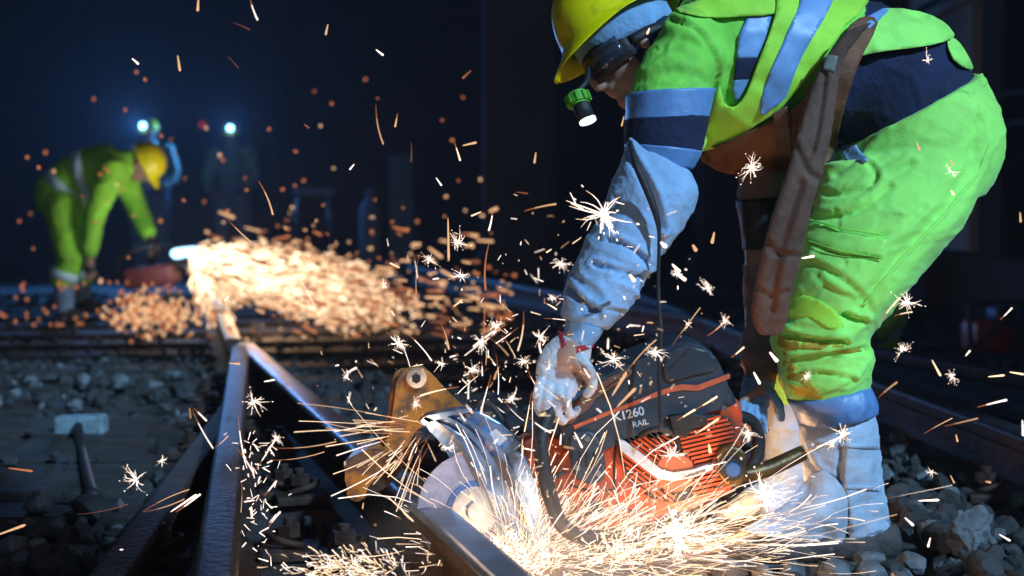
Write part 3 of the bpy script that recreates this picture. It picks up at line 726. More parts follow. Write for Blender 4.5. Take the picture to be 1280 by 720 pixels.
# cuff and gloves
bm = bmesh.new(); loft(bm, [(707, 396, 756, 410, 2.84, .048), (706, 408, 748, 424, 2.835, .043), (704, 420, 738, 434, 2.83, .036)], 4, 24)
gl = link('cuff', tomesh(bm), M['cloth'], snear)
def glove(bm, palm, fingers, thumb):
    loft(bm, palm, 4, 20)
    for f in fingers: limb(bm, f, 10)
    limb(bm, thumb, 10)
bm = bmesh.new()
glove(bm, [(700, 416, 741, 432, 2.83, .037), (684, 430, 737, 452, 2.825, .030), (673, 446, 731, 470, 2.82, .028), (669, 466, 724, 486, 2.812, .028), (672, 484, 718, 498, 2.808, .024)],
 [[(675, 478, 2.790, .0100), (671, 500, 2.776, .0098), (677, 517, 2.788, .0090), (688, 512, 2.80, .0082)],
  [(686, 484, 2.786, .0104), (683, 507, 2.772, .0100), (689, 524, 2.785, .0092), (699, 517, 2.80, .0084)],
  [(698, 488, 2.786, .0104), (696, 510, 2.772, .0100), (702, 526, 2.785, .0092), (711, 518, 2.80, .0084)],
  [(710, 488, 2.790, .0098), (709, 506, 2.780, .0092), (714, 519, 2.79, .0086), (722, 512, 2.805, .0078)]],
 [(724, 448, 2.80, .0140), (737, 464, 2.788, .0120), (741, 480, 2.79, .0105), (734, 492, 2.792, .0092)])
gm = fuse(bm, .0028, 2, .4); wrinkle(gm, .0014, (44, 40, 44), seed=2)
gv = link('glove', gm, M['glove'], W); gv['label'] = 'near pale glove with red trim, gripping the front handle'
gt = bvh((gm, V(W.location)))
link('trim', drape([(697, 413), (704, 416), (709, 436), (742, 428), (743, 434), (707, 446), (702, 432)], gt, .003, .004, 3, 1), M['trim'], gv)
bm = bmesh.new()
glove(bm, [(930, 470, 970, 476, 3.17, .036), (926, 488, 966, 492, 3.13, .032), (924, 506, 960, 510, 3.10, .027)],
 [[(928, 505, 3.07, .0098), (922, 524, 3.06, .0092), (927, 540, 3.07, .0086)], [(936, 508, 3.068, .0098), (932, 530, 3.055, .0092), (937, 546, 3.07, .0086)],
  [(945, 510, 3.07, .0098), (943, 530, 3.06, .0092), (947, 545, 3.07, .0086)], [(954, 510, 3.075, .0092), (954, 526, 3.07, .0086), (957, 538, 3.08, .0080)]],
 [(962, 492, 3.09, .014), (974, 506, 3.07, .0098), (976, 522, 3.08, .011)])
gm = fuse(bm, .0030, 2, .4); wrinkle(gm, .002, (30, 30, 30), seed=5)
link('glove', gm, M['cloth'], W)['label'] = 'far blue glove on the rear handle'

# --- hi-vis vest laid over the jacket, with its tape
jb = bvh((jk, V(W.location)), (us, V(W.location)))
vest = link('vest', drape([(972, -40), (1070, -40), (1086, 2), (1058, 30), (1036, 62), (1018, 86), (1000, 108), (976, 136), (946, 156), (915, 178), (876, 190), (872, 186), (882, 160), (893, 128), (900, 108), (905, 128), (916, 134),
      (927, 126), (938, 106), (948, 78), (960, 48), (969, 20), (971, 0)], jb, .022, .010, 6, 2, wav=.006), M['green2'], W)
vb = bvh((vest.data, V(W.location)))
M['tape'] = mat('vest_tape', (0.17, 0.34, 0.66), .45, var=.12, scale=30, spec=.6)
link('reflective_stripe', drape([(1006, -30), (1048, -30), (1038, 8), (1020, 40), (1003, 70), (992, 96), (982, 122), (968, 134), (951, 144), (952, 122), (962, 92), (976, 60), (990, 28), (1000, 4)], vb, .0035, .003, 5, 2), M['tape'], vest)
link('shoulder_panel', drape([(845, 10), (900, -5), (975, -8), (972, 16), (930, 20), (895, 22), (862, 18)], jb, .016, .006, 5, 2, wav=.003), M['green2'], vest)
link('armhole_tape', drape([(936, 18), (966, 15), (957, 48), (947, 72), (921, 73), (924, 44)], jb, .008, .004, 5, 1), M['tape'], jacket)
link('armhole_navy', drape([(921, 73), (947, 72), (938, 98), (917, 99)], jb, .0085, .004, 5, 1), M['navy'], jacket)
link('armhole_tape', drape([(917, 99), (938, 98), (927, 122), (919, 127), (916, 112)], jb, .008, .004, 4, 1), M['tape'], jacket)
link('vest_hem', drape([(1062, 74), (1072, 46), (1090, 24), (1106, 10), (1150, 14), (1178, 26), (1190, 38), (1192, 47), (1165, 56), (1128, 61), (1092, 66), (1070, 74), (1066, 96), (1050, 134), (1046, 130), (1056, 98)], jb, .030, .010, 5, 2, wav=.006), M['green'], vest)
link('vest_corner', drape([(1184, 50), (1194, 48), (1206, 62), (1217, 84), (1210, 86), (1192, 74)], jb, .02, .006, 4, 2), M['green'], vest)
link('belt_tape', drape([(1078, 24), (1104, 10), (1112, 12), (1094, 30), (1072, 46)], jb, .034, .004, 4, 1), M['tape'], vest)

# --- leather apron: bib under the chest and the long flap that hangs beside the leg
ap = thing  # (the apron is one part with its flap as a piece of it)
bib = drape([(872, 192), (910, 176), (950, 158), (990, 136), (1020, 106), (1045, 66), (1064, 30), (1084, 20), (1098, 28), (1082, 62), (1066, 100), (1052, 150), (1038, 200), (1005, 212), (960, 216), (925, 219), (895, 212)], jb, .034, .012, 6, 2, wav=.006)
apron = link('apron', bib, M['apron'], W)
for me_, ob in ((jk, jacket), (us, ush)):
    off_ = V(W.location)
    for v in me_.vertices:
        p = v.co+off_
        if P(862, 0, p.y).x < p.x < P(1050, 0, p.y).x:
            zr = P(640, 178, p.y).z; k_ = min(max((zr-p.z)/.02, 0), 1); v.co.z += k_*(zr-p.z)*.55+k_*.006; v.co.y += .02*k_ if p.y < 3.15 else 0
    me_.update()
bm = bmesh.new(); FL = [(1056, 40, 1092, 26, 2.93, .012), (1028, 78, 1056, 72, 2.925, .009), (1012, 118, 1047, 118, 2.91, .010), (1000, 160, 1041, 162, 2.885, .012), (985, 212, 1030, 212, 2.865, .013), (966, 268, 1014, 266, 2.86, .014), (952, 323, 1000, 325, 2.87, .014), (943, 368, 989, 372, 2.89, .013), (940, 398, 984, 402, 2.905, .011), (950, 418, 976, 420, 2.91, .008)]
loft(bm, FL, 4, 24, sq=3.0); fl = fuse(bm, .0045, 2); wrinkle(fl, .004, (10, 3, 4), seed=31, ridge=False); wrinkle(fl, .0015, (40, 30, 30), seed=32)
cr(fl, 2.85, [([(1040, 90), (1028, 150), (1016, 190)], .005, .006), ([(1000, 230), (984, 280), (972, 330), (968, 390)], .009, .008), ([(995, 180), (1010, 215), (1024, 225)], .007, .005), ([(955, 300), (975, 318), (996, 320)], .007, .005), ([(948, 360), (965, 372), (986, 366)], .006, .004)])
flp = link('apron_flap', fl, M['apron2'], apron)
fb = bvh((fl, V(W.location)))
link('patch', drape([(1034, 68), (1048, 70), (1043, 90), (1028, 87)], fb, .004, .003, 4, 1, Ydef=2.9), M['patch'], apron)
link('strap', drape([(966, 142), (984, 132), (990, 196), (975, 206)], jb, .047, .006, 4, 1), M['apron2'], apron)
link('fold', drape([(1010, 112), (1026, 92), (1032, 100), (1016, 140), (1004, 190), (996, 206), (992, 190), (1000, 150)], jb, .050, .008, 4, 1), M['apron'], apron)

# --- head gear
hc = bmesh.new()
rings = []
for z, a, b in ((.030, .118, .098), (-.006, .116, .098), (-.028, .108, .092), (-.038, .102, .088)):
    rings.append([hc.verts.new(H(-.004+a*cos(t), b*sin(t), z+.010*cos(t))) for t in np.linspace(0, 2*pi, 41)[:-1]])
for r0, r1 in zip(rings, rings[1:]):
    for i in range(40): hc.faces.new((r0[i], r0[(i+1) % 40], r1[(i+1) % 40], r1[i]))
hc.faces.new(rings[0]); hc.faces.new(rings[-1][::-1])
me = tomesh(hc); wrinkle(me, .003, (30, 30, 10), seed=3); link('headband', me, M['cloth'], W)
bm = bmesh.new(); ball(bm, H(-.035, 0, -.055), (.078, .088, .085), 22, HM); tube(bm, [H(-.03, 0, -.05), H(-.045, 0, -.12), P(850, 72, 3.15)], [.082, .078, .10], 18)
hood = fuse(bm, .006, 4); wrinkle(hood, .004, (14, 14, 14), seed=4); link('hood', hood, M['navy'], W)
go = bmesh.new()                                   # goggles: frame wrapped round the face
def gshell(bm, r, z0, z1, x0, a0, a1, th, yw=1.0, n=22):
    o_, i_ = [], []
    for k in range(n+1):
        t = a0+(a1-a0)*k/n
        for L, rr in ((o_, r), (i_, r-th)):
            L.append([bm.verts.new(H(x0+rr*cos(t), rr*yw*sin(t), z)) for z in (z0, z1)])
    for k in range(n):
        bm.faces.new((o_[k][0], o_[k+1][0], o_[k+1][1], o_[k][1])); bm.faces.new((i_[k][0], i_[k][1], i_[k+1][1], i_[k+1][0]))
        bm.faces.new((o_[k][0], i_[k][0], i_[k+1][0], o_[k+1][0])); bm.faces.new((o_[k][1], o_[k+1][1], i_[k+1][1], i_[k][1]))
    for k in (0, n): bm.faces.new((o_[k][0], o_[k][1], i_[k][1], i_[k][0]))
gshell(go, .108, -.078, -.012, .002, -1.35, 1.35, .012, .80); gog = link('goggles', tomesh(go), M['rubber'], W)
go = bmesh.new(); gshell(go, .113, -.068, -.022, .002, -1.15, 1.15, .004, .80); link('lens', tomesh(go), M['lens'], gog)
go = bmesh.new(); gshell(go, .100, -.058, -.038, -.010, 1.2, 2*pi-1.2, .005, .93, 30); link('strap', tomesh(go), M['rubber'], gog)

HS = thing  # helmet shell
bm = bmesh.new()
nA, nR = 56, 16; rings = []
for j in range(nR+1):
    ph = (pi/2)*j/nR; row = []
    for i in range(nA):
        t = 2*pi*i/nA; rr = cos(ph)**.82
        x, y, z = .140*rr*cos(t), .117*rr*sin(t), .150*sin(ph)**.95
        rid = max(0, 1-abs(y)/.020)*.0075*min(1, z/.03) + max(0, 1-abs(abs(y)-.046)/.010)*.004*min(1, z/.05)
        row.append(bm.verts.new(H(x*(1+rid*2)-.006, y, .022+z+rid*sin(ph))))
        if j == nR: break
    rings.append(row)
for r0, r1 in zip(rings[:-2], rings[1:-1]):
    for i in range(nA): bm.faces.new((r0[i], r0[(i+1) % nA], r1[(i+1) % nA], r1[i]))
for i in range(nA): bm.faces.new((rings[-2][i], rings[-2][(i+1) % nA], rings[-1][0]))
outer = rings[0]
lip = []                                            # rim and peak
for i in range(nA):
    t = 2*pi*i/nA; pk = max(0, cos(t))**1.4
    lip.append(bm.verts.new(H((.150+.046*pk)*cos(t)-.006, .130*sin(t), .012-.034*pk)))
for i in range(nA): bm.faces.new((outer[i], lip[i], lip[(i+1) % nA], outer[(i+1) % nA]))
me = tomesh(bm); helmet = link('helmet', me, M['helmet'], W)
sm = helmet.modifiers.new('thickness', 'SOLIDIFY'); sm.thickness = .0035; sm.offset = -1
sm2 = helmet.modifiers.new('smooth', 'SUBSURF'); sm2.levels = sm2.render_levels = 1
# lamp clipped under the peak
lc = P(729, 130, 3.02)
HL = link('head_torch', tomesh(tube(bmesh.new(), [P(722, 120, 3.02), P(734, 150, 3.0)], [.020, .018], 18, 1)), M['rubber'], W)
bm = bmesh.new(); ax = (P(735, 153, 3.0)-P(722, 117, 3.02)).normalized(); e = P(735, 152, 3.0)
cyl(bm, P(720, 117, 3.02), P(725, 132, 3.01), .0255, 22, bev=.004)
for i in range(10):
    a = 2*pi*i/10; q = ax.orthogonal().normalized(); q = Matrix.Rotation(a, 3, ax) @ q
    box(bm, P(722.5, 124, 3.015)+q*.0255, (.005, .005, .018), ax.to_track_quat('Z', 'Y').to_matrix().to_4x4())
link('clamp', tomesh(bm, False), mat('green_rubber', (0.10, 0.42, 0.02), .6, var=.3, scale=40), HL)
bm = bmesh.new(); cyl(bm, e-ax*.006, e+ax*.001, .0185, 22); link('lens', tomesh(bm, False), glow('torch_light', (.75, .9, 1.0), 1.6), HL)
bm = bmesh.new(); tube(bm, [P(722, 114, 3.02), P(734, 100, 3.04), H(.10, 0, -.02)], .006, 8); link('bracket', tomesh(bm), M['rubber'], HL)
# cord with which the saw hangs from the arm
tag(link('cord', tomesh(tube(bmesh.new(), [P(787, 178, 2.855), P(795, 206, 2.80), P(812, 245, 2.79), P(822, 276, 2.79), P(824, 300, 2.80), P(823, 360, 2.80), P(826, 420, 2.79), P(824, 470, 2.785), P(826, 540, 2.78)], [.006, .007, .008, .006, .004, .004, .005, .004, .004], 8)), M['rubber']),
    'thin black cord hanging from the front worker\'s elbow down to the saw', 'cord')

# ================================================================ THE RAIL SAW
SY = 2.86
SW = thing('rail_saw', 'orange and dark grey petrol rail saw in the front worker\'s hands, blade on the rail', 'saw', (P(800, 650, SY).x, SY, .02))
def pr(name, poly, yf, dep, m, parent, bev=.004, sm=3):
    pl = smoothpoly(poly, sm) if sm > 1 else poly
    bm = bmesh.new(); prism(bm, pl, SY+yf, dep, bev); me = tomesh(bm, False)
    for p in me.polygons: p.use_smooth = len(p.vertices) == 4
    return link(name, me, M[m], parent)
# housing: orange shell
hs = pr('housing', [(712, 560), (742, 552), (770, 544), (800, 536), (845, 520), (880, 508), (922, 500), (928, 520), (926, 560), (926, 596), (912, 614), (885, 630), (840, 645), (800, 655), (770, 664), (728, 650), (704, 618), (697, 585)], .0, .20, 'orange', SW, .012, 2)
# dark top cover
cv = pr('top_cover', [(699, 530), (706, 512), (728, 492), (760, 468), (800, 449), (824, 439), (838, 431), (856, 428), (874, 430), (890, 440), (901, 458), (910, 480), (922, 505), (900, 512), (870, 520), (862, 530), (840, 545), (818, 540), (790, 552), (768, 558), (745, 566), (720, 568), (703, 556)], -.012, .225, 'slate', SW, .014, 2)
pr('side_panel', [(713, 545), (735, 538), (748, 548), (756, 570), (756, 598), (740, 606), (722, 600), (712, 575)], -.020, .03, 'slate', cv, .006, 2)
pr('trim_line', [(716, 532), (762, 513), (802, 498), (820, 490), (838, 484), (852, 480), (872, 482), (892, 474), (912, 467), (913, 473), (893, 481), (872, 489), (854, 487), (840, 490), (822, 496), (803, 503), (763, 518), (718, 537)], -.0150, .006, 'disc', cv, .001, 1)
pr('filter_cap', [(838, 436), (872, 433), (888, 444), (898, 462), (880, 466), (855, 472), (836, 478), (828, 458)], -.020, .02, 'slate', cv, .007, 3)
pr('handle_bridge', [(700, 528), (712, 508), (745, 482), (782, 462), (790, 468), (760, 488), (732, 508), (716, 530)], -.03, .05, 'apron2', cv, .008, 2)
pr('trigger_block', [(836, 520), (862, 516), (884, 520), (884, 532), (862, 536), (858, 548), (842, 546)], -.026, .03, 'rubber', cv, .004, 1)
# recoil starter cover: dark well with angled orange bars
st = pr('starter_cover', [(772, 552), (800, 542), (838, 530), (880, 518), (914, 524), (918, 560), (912, 600), (880, 618), (846, 628), (812, 622), (785, 596)], -.006, .02, 'rubber', SW, .003, 2)
bm = bmesh.new()
sp = smoothpoly([(774, 553), (800, 543), (838, 532), (880, 520), (912, 526), (916, 560), (910, 598), (880, 616), (846, 626), (814, 620), (787, 596)], 2)
def inpoly(x, y, pl):
    c = False; j = len(pl)-1
    for i in range(len(pl)):
        if (pl[i][1] > y) != (pl[j][1] > y) and x < (pl[j][0]-pl[i][0])*(y-pl[i][1])/(pl[j][1]-pl[i][1])+pl[i][0]: c = not c
        j = i
    return c
def bars(ox, oy, ux, uy, vx, vy, n, L, gap, ins, wd):
    for i in range(n):
        on = None
        for s in np.arange(0, L, 2.0):
            x, y = ox+vx*gap*i+ux*s, oy+vy*gap*i+uy*s
            ok = ins(x, y)
            if ok and on is None: on = (x, y)
            if on is not None and (not ok or s+2 >= L):
                a, b = P(*on, SY-.009), P(x, y, SY-.009)
                if (b-a).length > .008:
                    c = (a+b)/2; box(bm, c, ((b-a).length, .006, 3.2/F*SY), Matrix.Rotation(-math.atan2(b.z-a.z, b.x-a.x), 4, 'Y'))
                on = None
sj = lambda x, y: inpoly(x, y, sp)
bars(770, 500, .80, .60, -.6, .80, 20, 150, 5.4, lambda x, y: sj(x, y) and x < 842 and not (x-843)**2+(y-590)**2 < 26**2, 2.6)   # left fan of slots
bars(842, 512, .97, -.22, .22, .97, 22, 90, 5.4, lambda x, y: sj(x, y) and x > 844 and not (x-843)**2+(y-590)**2 < 26**2, 2.6)
link('grille_bars', tomesh(bm, False), M['orange'], st)
bm = bmesh.new(); c = P(843, 590, SY-.012); cyl(bm, c+V((0, .016, 0)), c-V((0, .004, 0)), .041, 36, bev=.003); link('starter_hub', tomesh(bm, False), M['disc'], st)
pr('white_stripe', [(773, 548), (782, 552), (806, 570), (826, 588), (842, 592), (866, 587), (892, 578), (892, 587), (868, 597), (842, 602), (822, 599), (800, 582), (776, 564)], -.022, .008, 'white', st, .002, 1)
# printing
def text(body, px, py, size, ang, yf, m, parent, name, ext=.0006, sh=0, bold=0):
    cu = bpy.data.curves.new(name, 'FONT'); cu.body = body; cu.size = size; cu.extrude = ext; cu.offset = bold; cu.shear = sh
    o = bpy.data.objects.new('t', cu); C.objects.link(o); dg = bpy.context.evaluated_depsgraph_get(); dg.update()
    me = bpy.data.meshes.new_from_object(o.evaluated_get(dg)); bpy.data.objects.remove(o)
    me.transform(Matrix.Translation(P(px, py, SY+yf)) @ Matrix.Rotation(-ang, 4, 'Y') @ Matrix.Rotation(pi/2, 4, 'X'))
    return link(name, me, M[m], parent)
text('K1260', 767, 527, .0245, R(13), -.0135, 'white', cv, 'model_lettering', bold=.0006)
text('RAIL', 791, 534.5, .0165, R(13), -.0135, 'white', cv, 'model_lettering', bold=.0003)
text('Husqvarna', 853, 598, .0115, R(16), -.0232, 'ink', st, 'maker_lettering')
# crown-like emblem beside it
bm = bmesh.new()
for i, (a, b) in enumerate(((889, 580), (892, 578), (895, 577))): box(bm, P(a-1, b-1, SY-.0235), (.003, .002, .006))
link('emblem', tomesh(bm, False), M['ink'], st)
for x, y, yf in ((722, 585, -.020), (748, 592, -.020), (734, 548, -.020), (782, 650, 0), (905, 510, -.012), (716, 520, -.012), (890, 500, -.012), (842, 640, 0), (806, 645, 0), (900, 606, 0)):
    bm = bmesh.new(); c_ = P(x, y, SY+yf); cyl(bm, c_, c_-V((0, .004, 0)), .0062, 14, bev=.001); box(bm, c_-V((0, .0042, 0)), (.008, .001, .0016)); link('screw', tomesh(bm, False), M['steel'], SW)
for pl in ([(770, 552), (768, 600), (776, 640), (790, 656)], [(712, 606), (740, 614), (766, 612)], [(775, 634), (830, 646), (890, 626)]):
    bm = bmesh.new(); tube(bm, [P(x, y, SY-.0005) for x, y in smoothpoly(pl, 3, False)], .0022, 6, 1); link('panel_seam', tomesh(bm), M['rubber'], SW)
bm = bmesh.new(); c_ = P(741, 636, SY); cyl(bm, c_, c_-V((0, .018, 0)), .019, 24, bev=.003)
for i in range(12): a = 2*pi*i/12; box(bm, c_+V((.019*cos(a), -.010, .019*sin(a))), (.004, .014, .004))
link('fuel_cap', tomesh(bm, False), M['rubber'], SW)
bm = bmesh.new(); tube(bm, [P(800, 545, SY-.02), P(812, 538, SY-.035), P(832, 536, SY-.035), P(842, 544, SY-.02)], .006, 10); link('pull_handle', tomesh(bm), M['rubber'], SW)
bm = bmesh.new(); tube(bm, [P(706, 590, SY-.01), P(690, 600, SY-.03), P(684, 625, SY-.03), P(700, 645, SY-.01), P(730, 655, SY-.005)], .0045, 8); link('cable', tomesh(bm), M['rubber'], SW)
bm = bmesh.new()
for i in range(4): box(bm, P(716+i*9, 574+i*0, SY-.0215), (.0035, .003, .030), bev=.0008)
link('cooling_slots', tomesh(bm, False), M['rubber'], SW)
# rear knob, bracket and the guide arm to the right
kb = pr('knob_bracket', [(896, 566), (908, 558), (926, 560), (934, 574), (932, 598), (922, 610), (906, 606), (898, 590)], -.03, .06, 'brass', SW, .006, 2)
bm = bmesh.new(); c = P(914, 584, SY-.03); cyl(bm, c, c-V((0, .022, 0)), .024, 28, bev=.003); kn = link('knob', tomesh(bm, False), M['rubber'], SW)
bm = bmesh.new(); cyl(bm, c-V((0, .02, 0)), c-V((0, .027, 0)), .015, 20, bev=.002); link('bolt_head', tomesh(bm, False), M['blue'], kn)
bm = bmesh.new(); tube(bm, [P(925, 594, SY), P(960, 586, SY+.02), P(1004, 566, SY+.04)], [.016, .017, .016], 14); link('guide_bar', tomesh(bm), M['brass'], SW)
bm = bmesh.new(); tube(bm, [P(915, 520, SY+.12), P(940, 528, SY+.16), P(948, 560, SY+.17), P(930, 600, SY+.15), P(905, 620, SY+.12)], .015, 12); link('rear_handle', tomesh(bm), M['rubber'], SW)
# front loop handle
bm = bmesh.new(); tube(bm, [P(770, 474, SY+.02), P(745, 476, SY-.01), P(718, 480, SY-.035), P(700, 497, SY-.065), P(684, 522, SY-.09), P(676, 552, SY-.12), P(680, 590, SY-.13), P(690, 628, SY-.13), P(702, 656, SY-.13), P(724, 670, SY-.12), P(752, 672, SY-.09), P(800, 668, SY+.0)], .0150, 16, 5)
link('front_handle', tomesh(bm), M['rubber'], SW)
# cutting arm between engine and blade guard
ar = pr('cutting_arm', [(622, 572), (640, 556), (668, 544), (700, 548), (712, 575), (706, 600), (680, 606), (655, 600), (636, 596), (618, 588)], .03, .07, 'orange', SW, .008, 2)
bm = bmesh.new(); c = P(643, 579, SY+.03); cyl(bm, c+V((0, .02, 0)), c-V((0, .010, 0)), .017, 24, bev=.002); link('arm_bolt', tomesh(bm, False), M['rubber'], ar)
pr('lower_shell', [(660, 600), (700, 590), (722, 640), (760, 668), (720, 676), (690, 668), (668, 640)], .02, .14, 'orange', SW, .01, 2)
bm = bmesh.new()
for i in range(5): tube(bm, [P(652+i*8, 608, SY+.02), P(650+i*7, 636, SY+.03), P(660+i*6, 660, SY+.02)], .006, 8)
link('hose', tomesh(bm), M['rubber'], SW)
# --- blade: a thin abrasive disc standing across the rail
BC = P(592, 638, 2.80); BN = V((.30, -.90, .10)).normalized()
def dsk(name, r, off, th, m, parent, hole=0):
    bm = bmesh.new(); cyl(bm, BC+BN*(off-th/2), BC+BN*(off+th/2), r, 72, bev=min(.0012, th/3)); return link(name, tomesh(bm, False), M[m], parent)
bl = dsk('blade', .116, 0, .0045, 'blade', SW)
dsk('blade_ring', .058, .004, .004, 'blue', bl); dsk('flange', .048, .008, .006, 'steel', bl); dsk('flange_nut', .018, .014, .012, 'steel', bl)
# --- guard: a curved scuffed hood over the blade's right half
q = BN.to_track_quat('Z', 'Y').to_matrix(); ux = V((1, 0, 0)); ux = (ux-BN*ux.dot(BN)).normalized(); uz = BN.cross(ux); uz = uz if uz.z > 0 else -uz
def gp(r, a, n): return BC + (ux*cos(a)+uz*sin(a))*r + BN*n
def strip(name, r0, r1, a0, a1, n0, n1, m, parent, k=40, th=.003):
    bm = bmesh.new(); A = []
    for i in range(k+1):
        a = a0+(a1-a0)*i/k
        A.append([bm.verts.new(gp(r0, a, n0)), bm.verts.new(gp(r1, a, n1)), bm.verts.new(gp(r1-th, a, n1-th)), bm.verts.new(gp(r0-th, a, n0-th))])
    for x, y in zip(A, A[1:]):
        for j in range(4): bm.faces.new((x[j], x[(j+1) % 4], y[(j+1) % 4], y[j]))
    bm.faces.new(A[0]); bm.faces.new(A[-1][::-1]); return link(name, tomesh(bm), M[m], parent)
gd = pr('blade_guard', [(527, 522), (545, 516), (568, 513), (588, 512), (612, 520), (640, 542), (652, 556), (640, 566), (622, 578), (610, 574), (596, 556), (575, 538), (552, 530), (534, 530)], -.035, .03, 'guard', SW, .005, 2)
def ribbon(name, o, i, y0, y1, m, parent, dep=.012):
    return pr(name, o+i[::-1], y0, dep, m, parent, .002, 2)
pr('guard_shell', [(529, 524), (548, 528), (574, 540), (598, 562), (618, 590), (636, 622), (650, 660), (658, 700), (628, 704), (612, 668), (596, 636), (580, 604), (562, 572), (546, 548), (530, 532)], -.052, .045, 'guard', gd, .004, 2)
pr('guard_side', [(590, 552), (622, 572), (648, 562), (664, 590), (678, 640), (688, 704), (640, 706), (626, 650), (608, 600)], -.030, .04, 'guard', gd, .004, 2)
for k, (dx, yf) in enumerate(((0, -.060), (26, -.058), (44, -.050))):
    o = [(532+dx, 520), (556+dx, 534), (578+dx, 556), (598+dx, 590), (614+dx, 628), (628+dx, 672), (634+dx, 700)]; i_ = [(x-5, y+3) for x, y in o]
    pr('guard_rib', smoothpoly(o, 3, False)+smoothpoly(i_, 3, False)[::-1], yf, .012, 'guard' if k else 'steel', gd, .001, 1)
pr('guard_lip', [(524, 526), (532, 519), (560, 514), (590, 510), (590, 515), (562, 520), (538, 526), (530, 534)], -.060, .05, 'guard', gd, .002, 1)
bm = bmesh.new(); tube(bm, [P(588, 512, SY-.02), P(600, 503, SY-.02), P(614, 506, SY-.01), P(626, 522, SY-.01), P(636, 540, SY-.01)], .006, 10); link('water_hose', tomesh(bm), M['rubber'], gd)
pr('warning_label', [(603, 560), (612, 541), (620, 536), (634, 548), (622, 560), (611, 566)], -.0365, .0012, 'white', gd, 0, 1)
for x, y in ((560, 524), (585, 520), (602, 530), (628, 562), (580, 530)):
    bm = bmesh.new(); c = P(x, y, SY-.036); cyl(bm, c, c-V((0, .007, 0)), .006, 6); link('rivet', tomesh(bm, False), M['steel'], gd)

# ================================================================ RAIL CLAMP (amber arm the saw swings on)
CL = thing('rail_clamp', 'amber painted clamp arm with a round pivot bolt standing over the rail beside the blade', 'clamp', G(455, 625, .0))
CY = 2.96
def pc(name, poly, Y, dep, m, parent, bev=.006, sm=2):
    bm = bmesh.new(); prism(bm, smoothpoly(poly, sm) if sm > 1 else poly, Y, dep, bev); me = tomesh(bm, False); return link(name, me, M[m], parent)
pa = pc('arm_plate', [(497, 470), (506, 461), (522, 458), (536, 464), (552, 482), (572, 502), (584, 513), (566, 517), (545, 520), (528, 530), (516, 546), (496, 580), (488, 606), (470, 602), (480, 560), (490, 520), (494, 490)], CY, .014, 'amber', CL)
pc('rear_plate', [(489, 474), (498, 463), (506, 461), (497, 476), (492, 510), (482, 560), (470, 600), (462, 598), (476, 550), (486, 510)], CY+.03, .014, 'amber', CL, .003)
bm = bmesh.new(); c = P(521, 472, CY); cyl(bm, c+V((0, .06, 0)), c-V((0, .014, 0)), .021, 28, bev=.003); pb = link('pivot_bolt', tomesh(bm, False), M['steel'], CL)
bm = bmesh.new(); cyl(bm, c-V((0, .012, 0)), c-V((0, .020, 0)), .010, 6); link('bolt_head', tomesh(bm, False), M['rubber'], pb)
pc('clamp_jaw', [(428, 582), (446, 568), (470, 562), (486, 572), (484, 590), (462, 598), (456, 624), (442, 628), (432, 618), (436, 600)], CY-.05, .12, 'amber', CL, .008)
pc('foot_bracket', [(452, 592), (500, 560), (516, 570), (500, 590), (480, 612), (458, 622)], CY-.02, .08, 'rust', CL, .006)

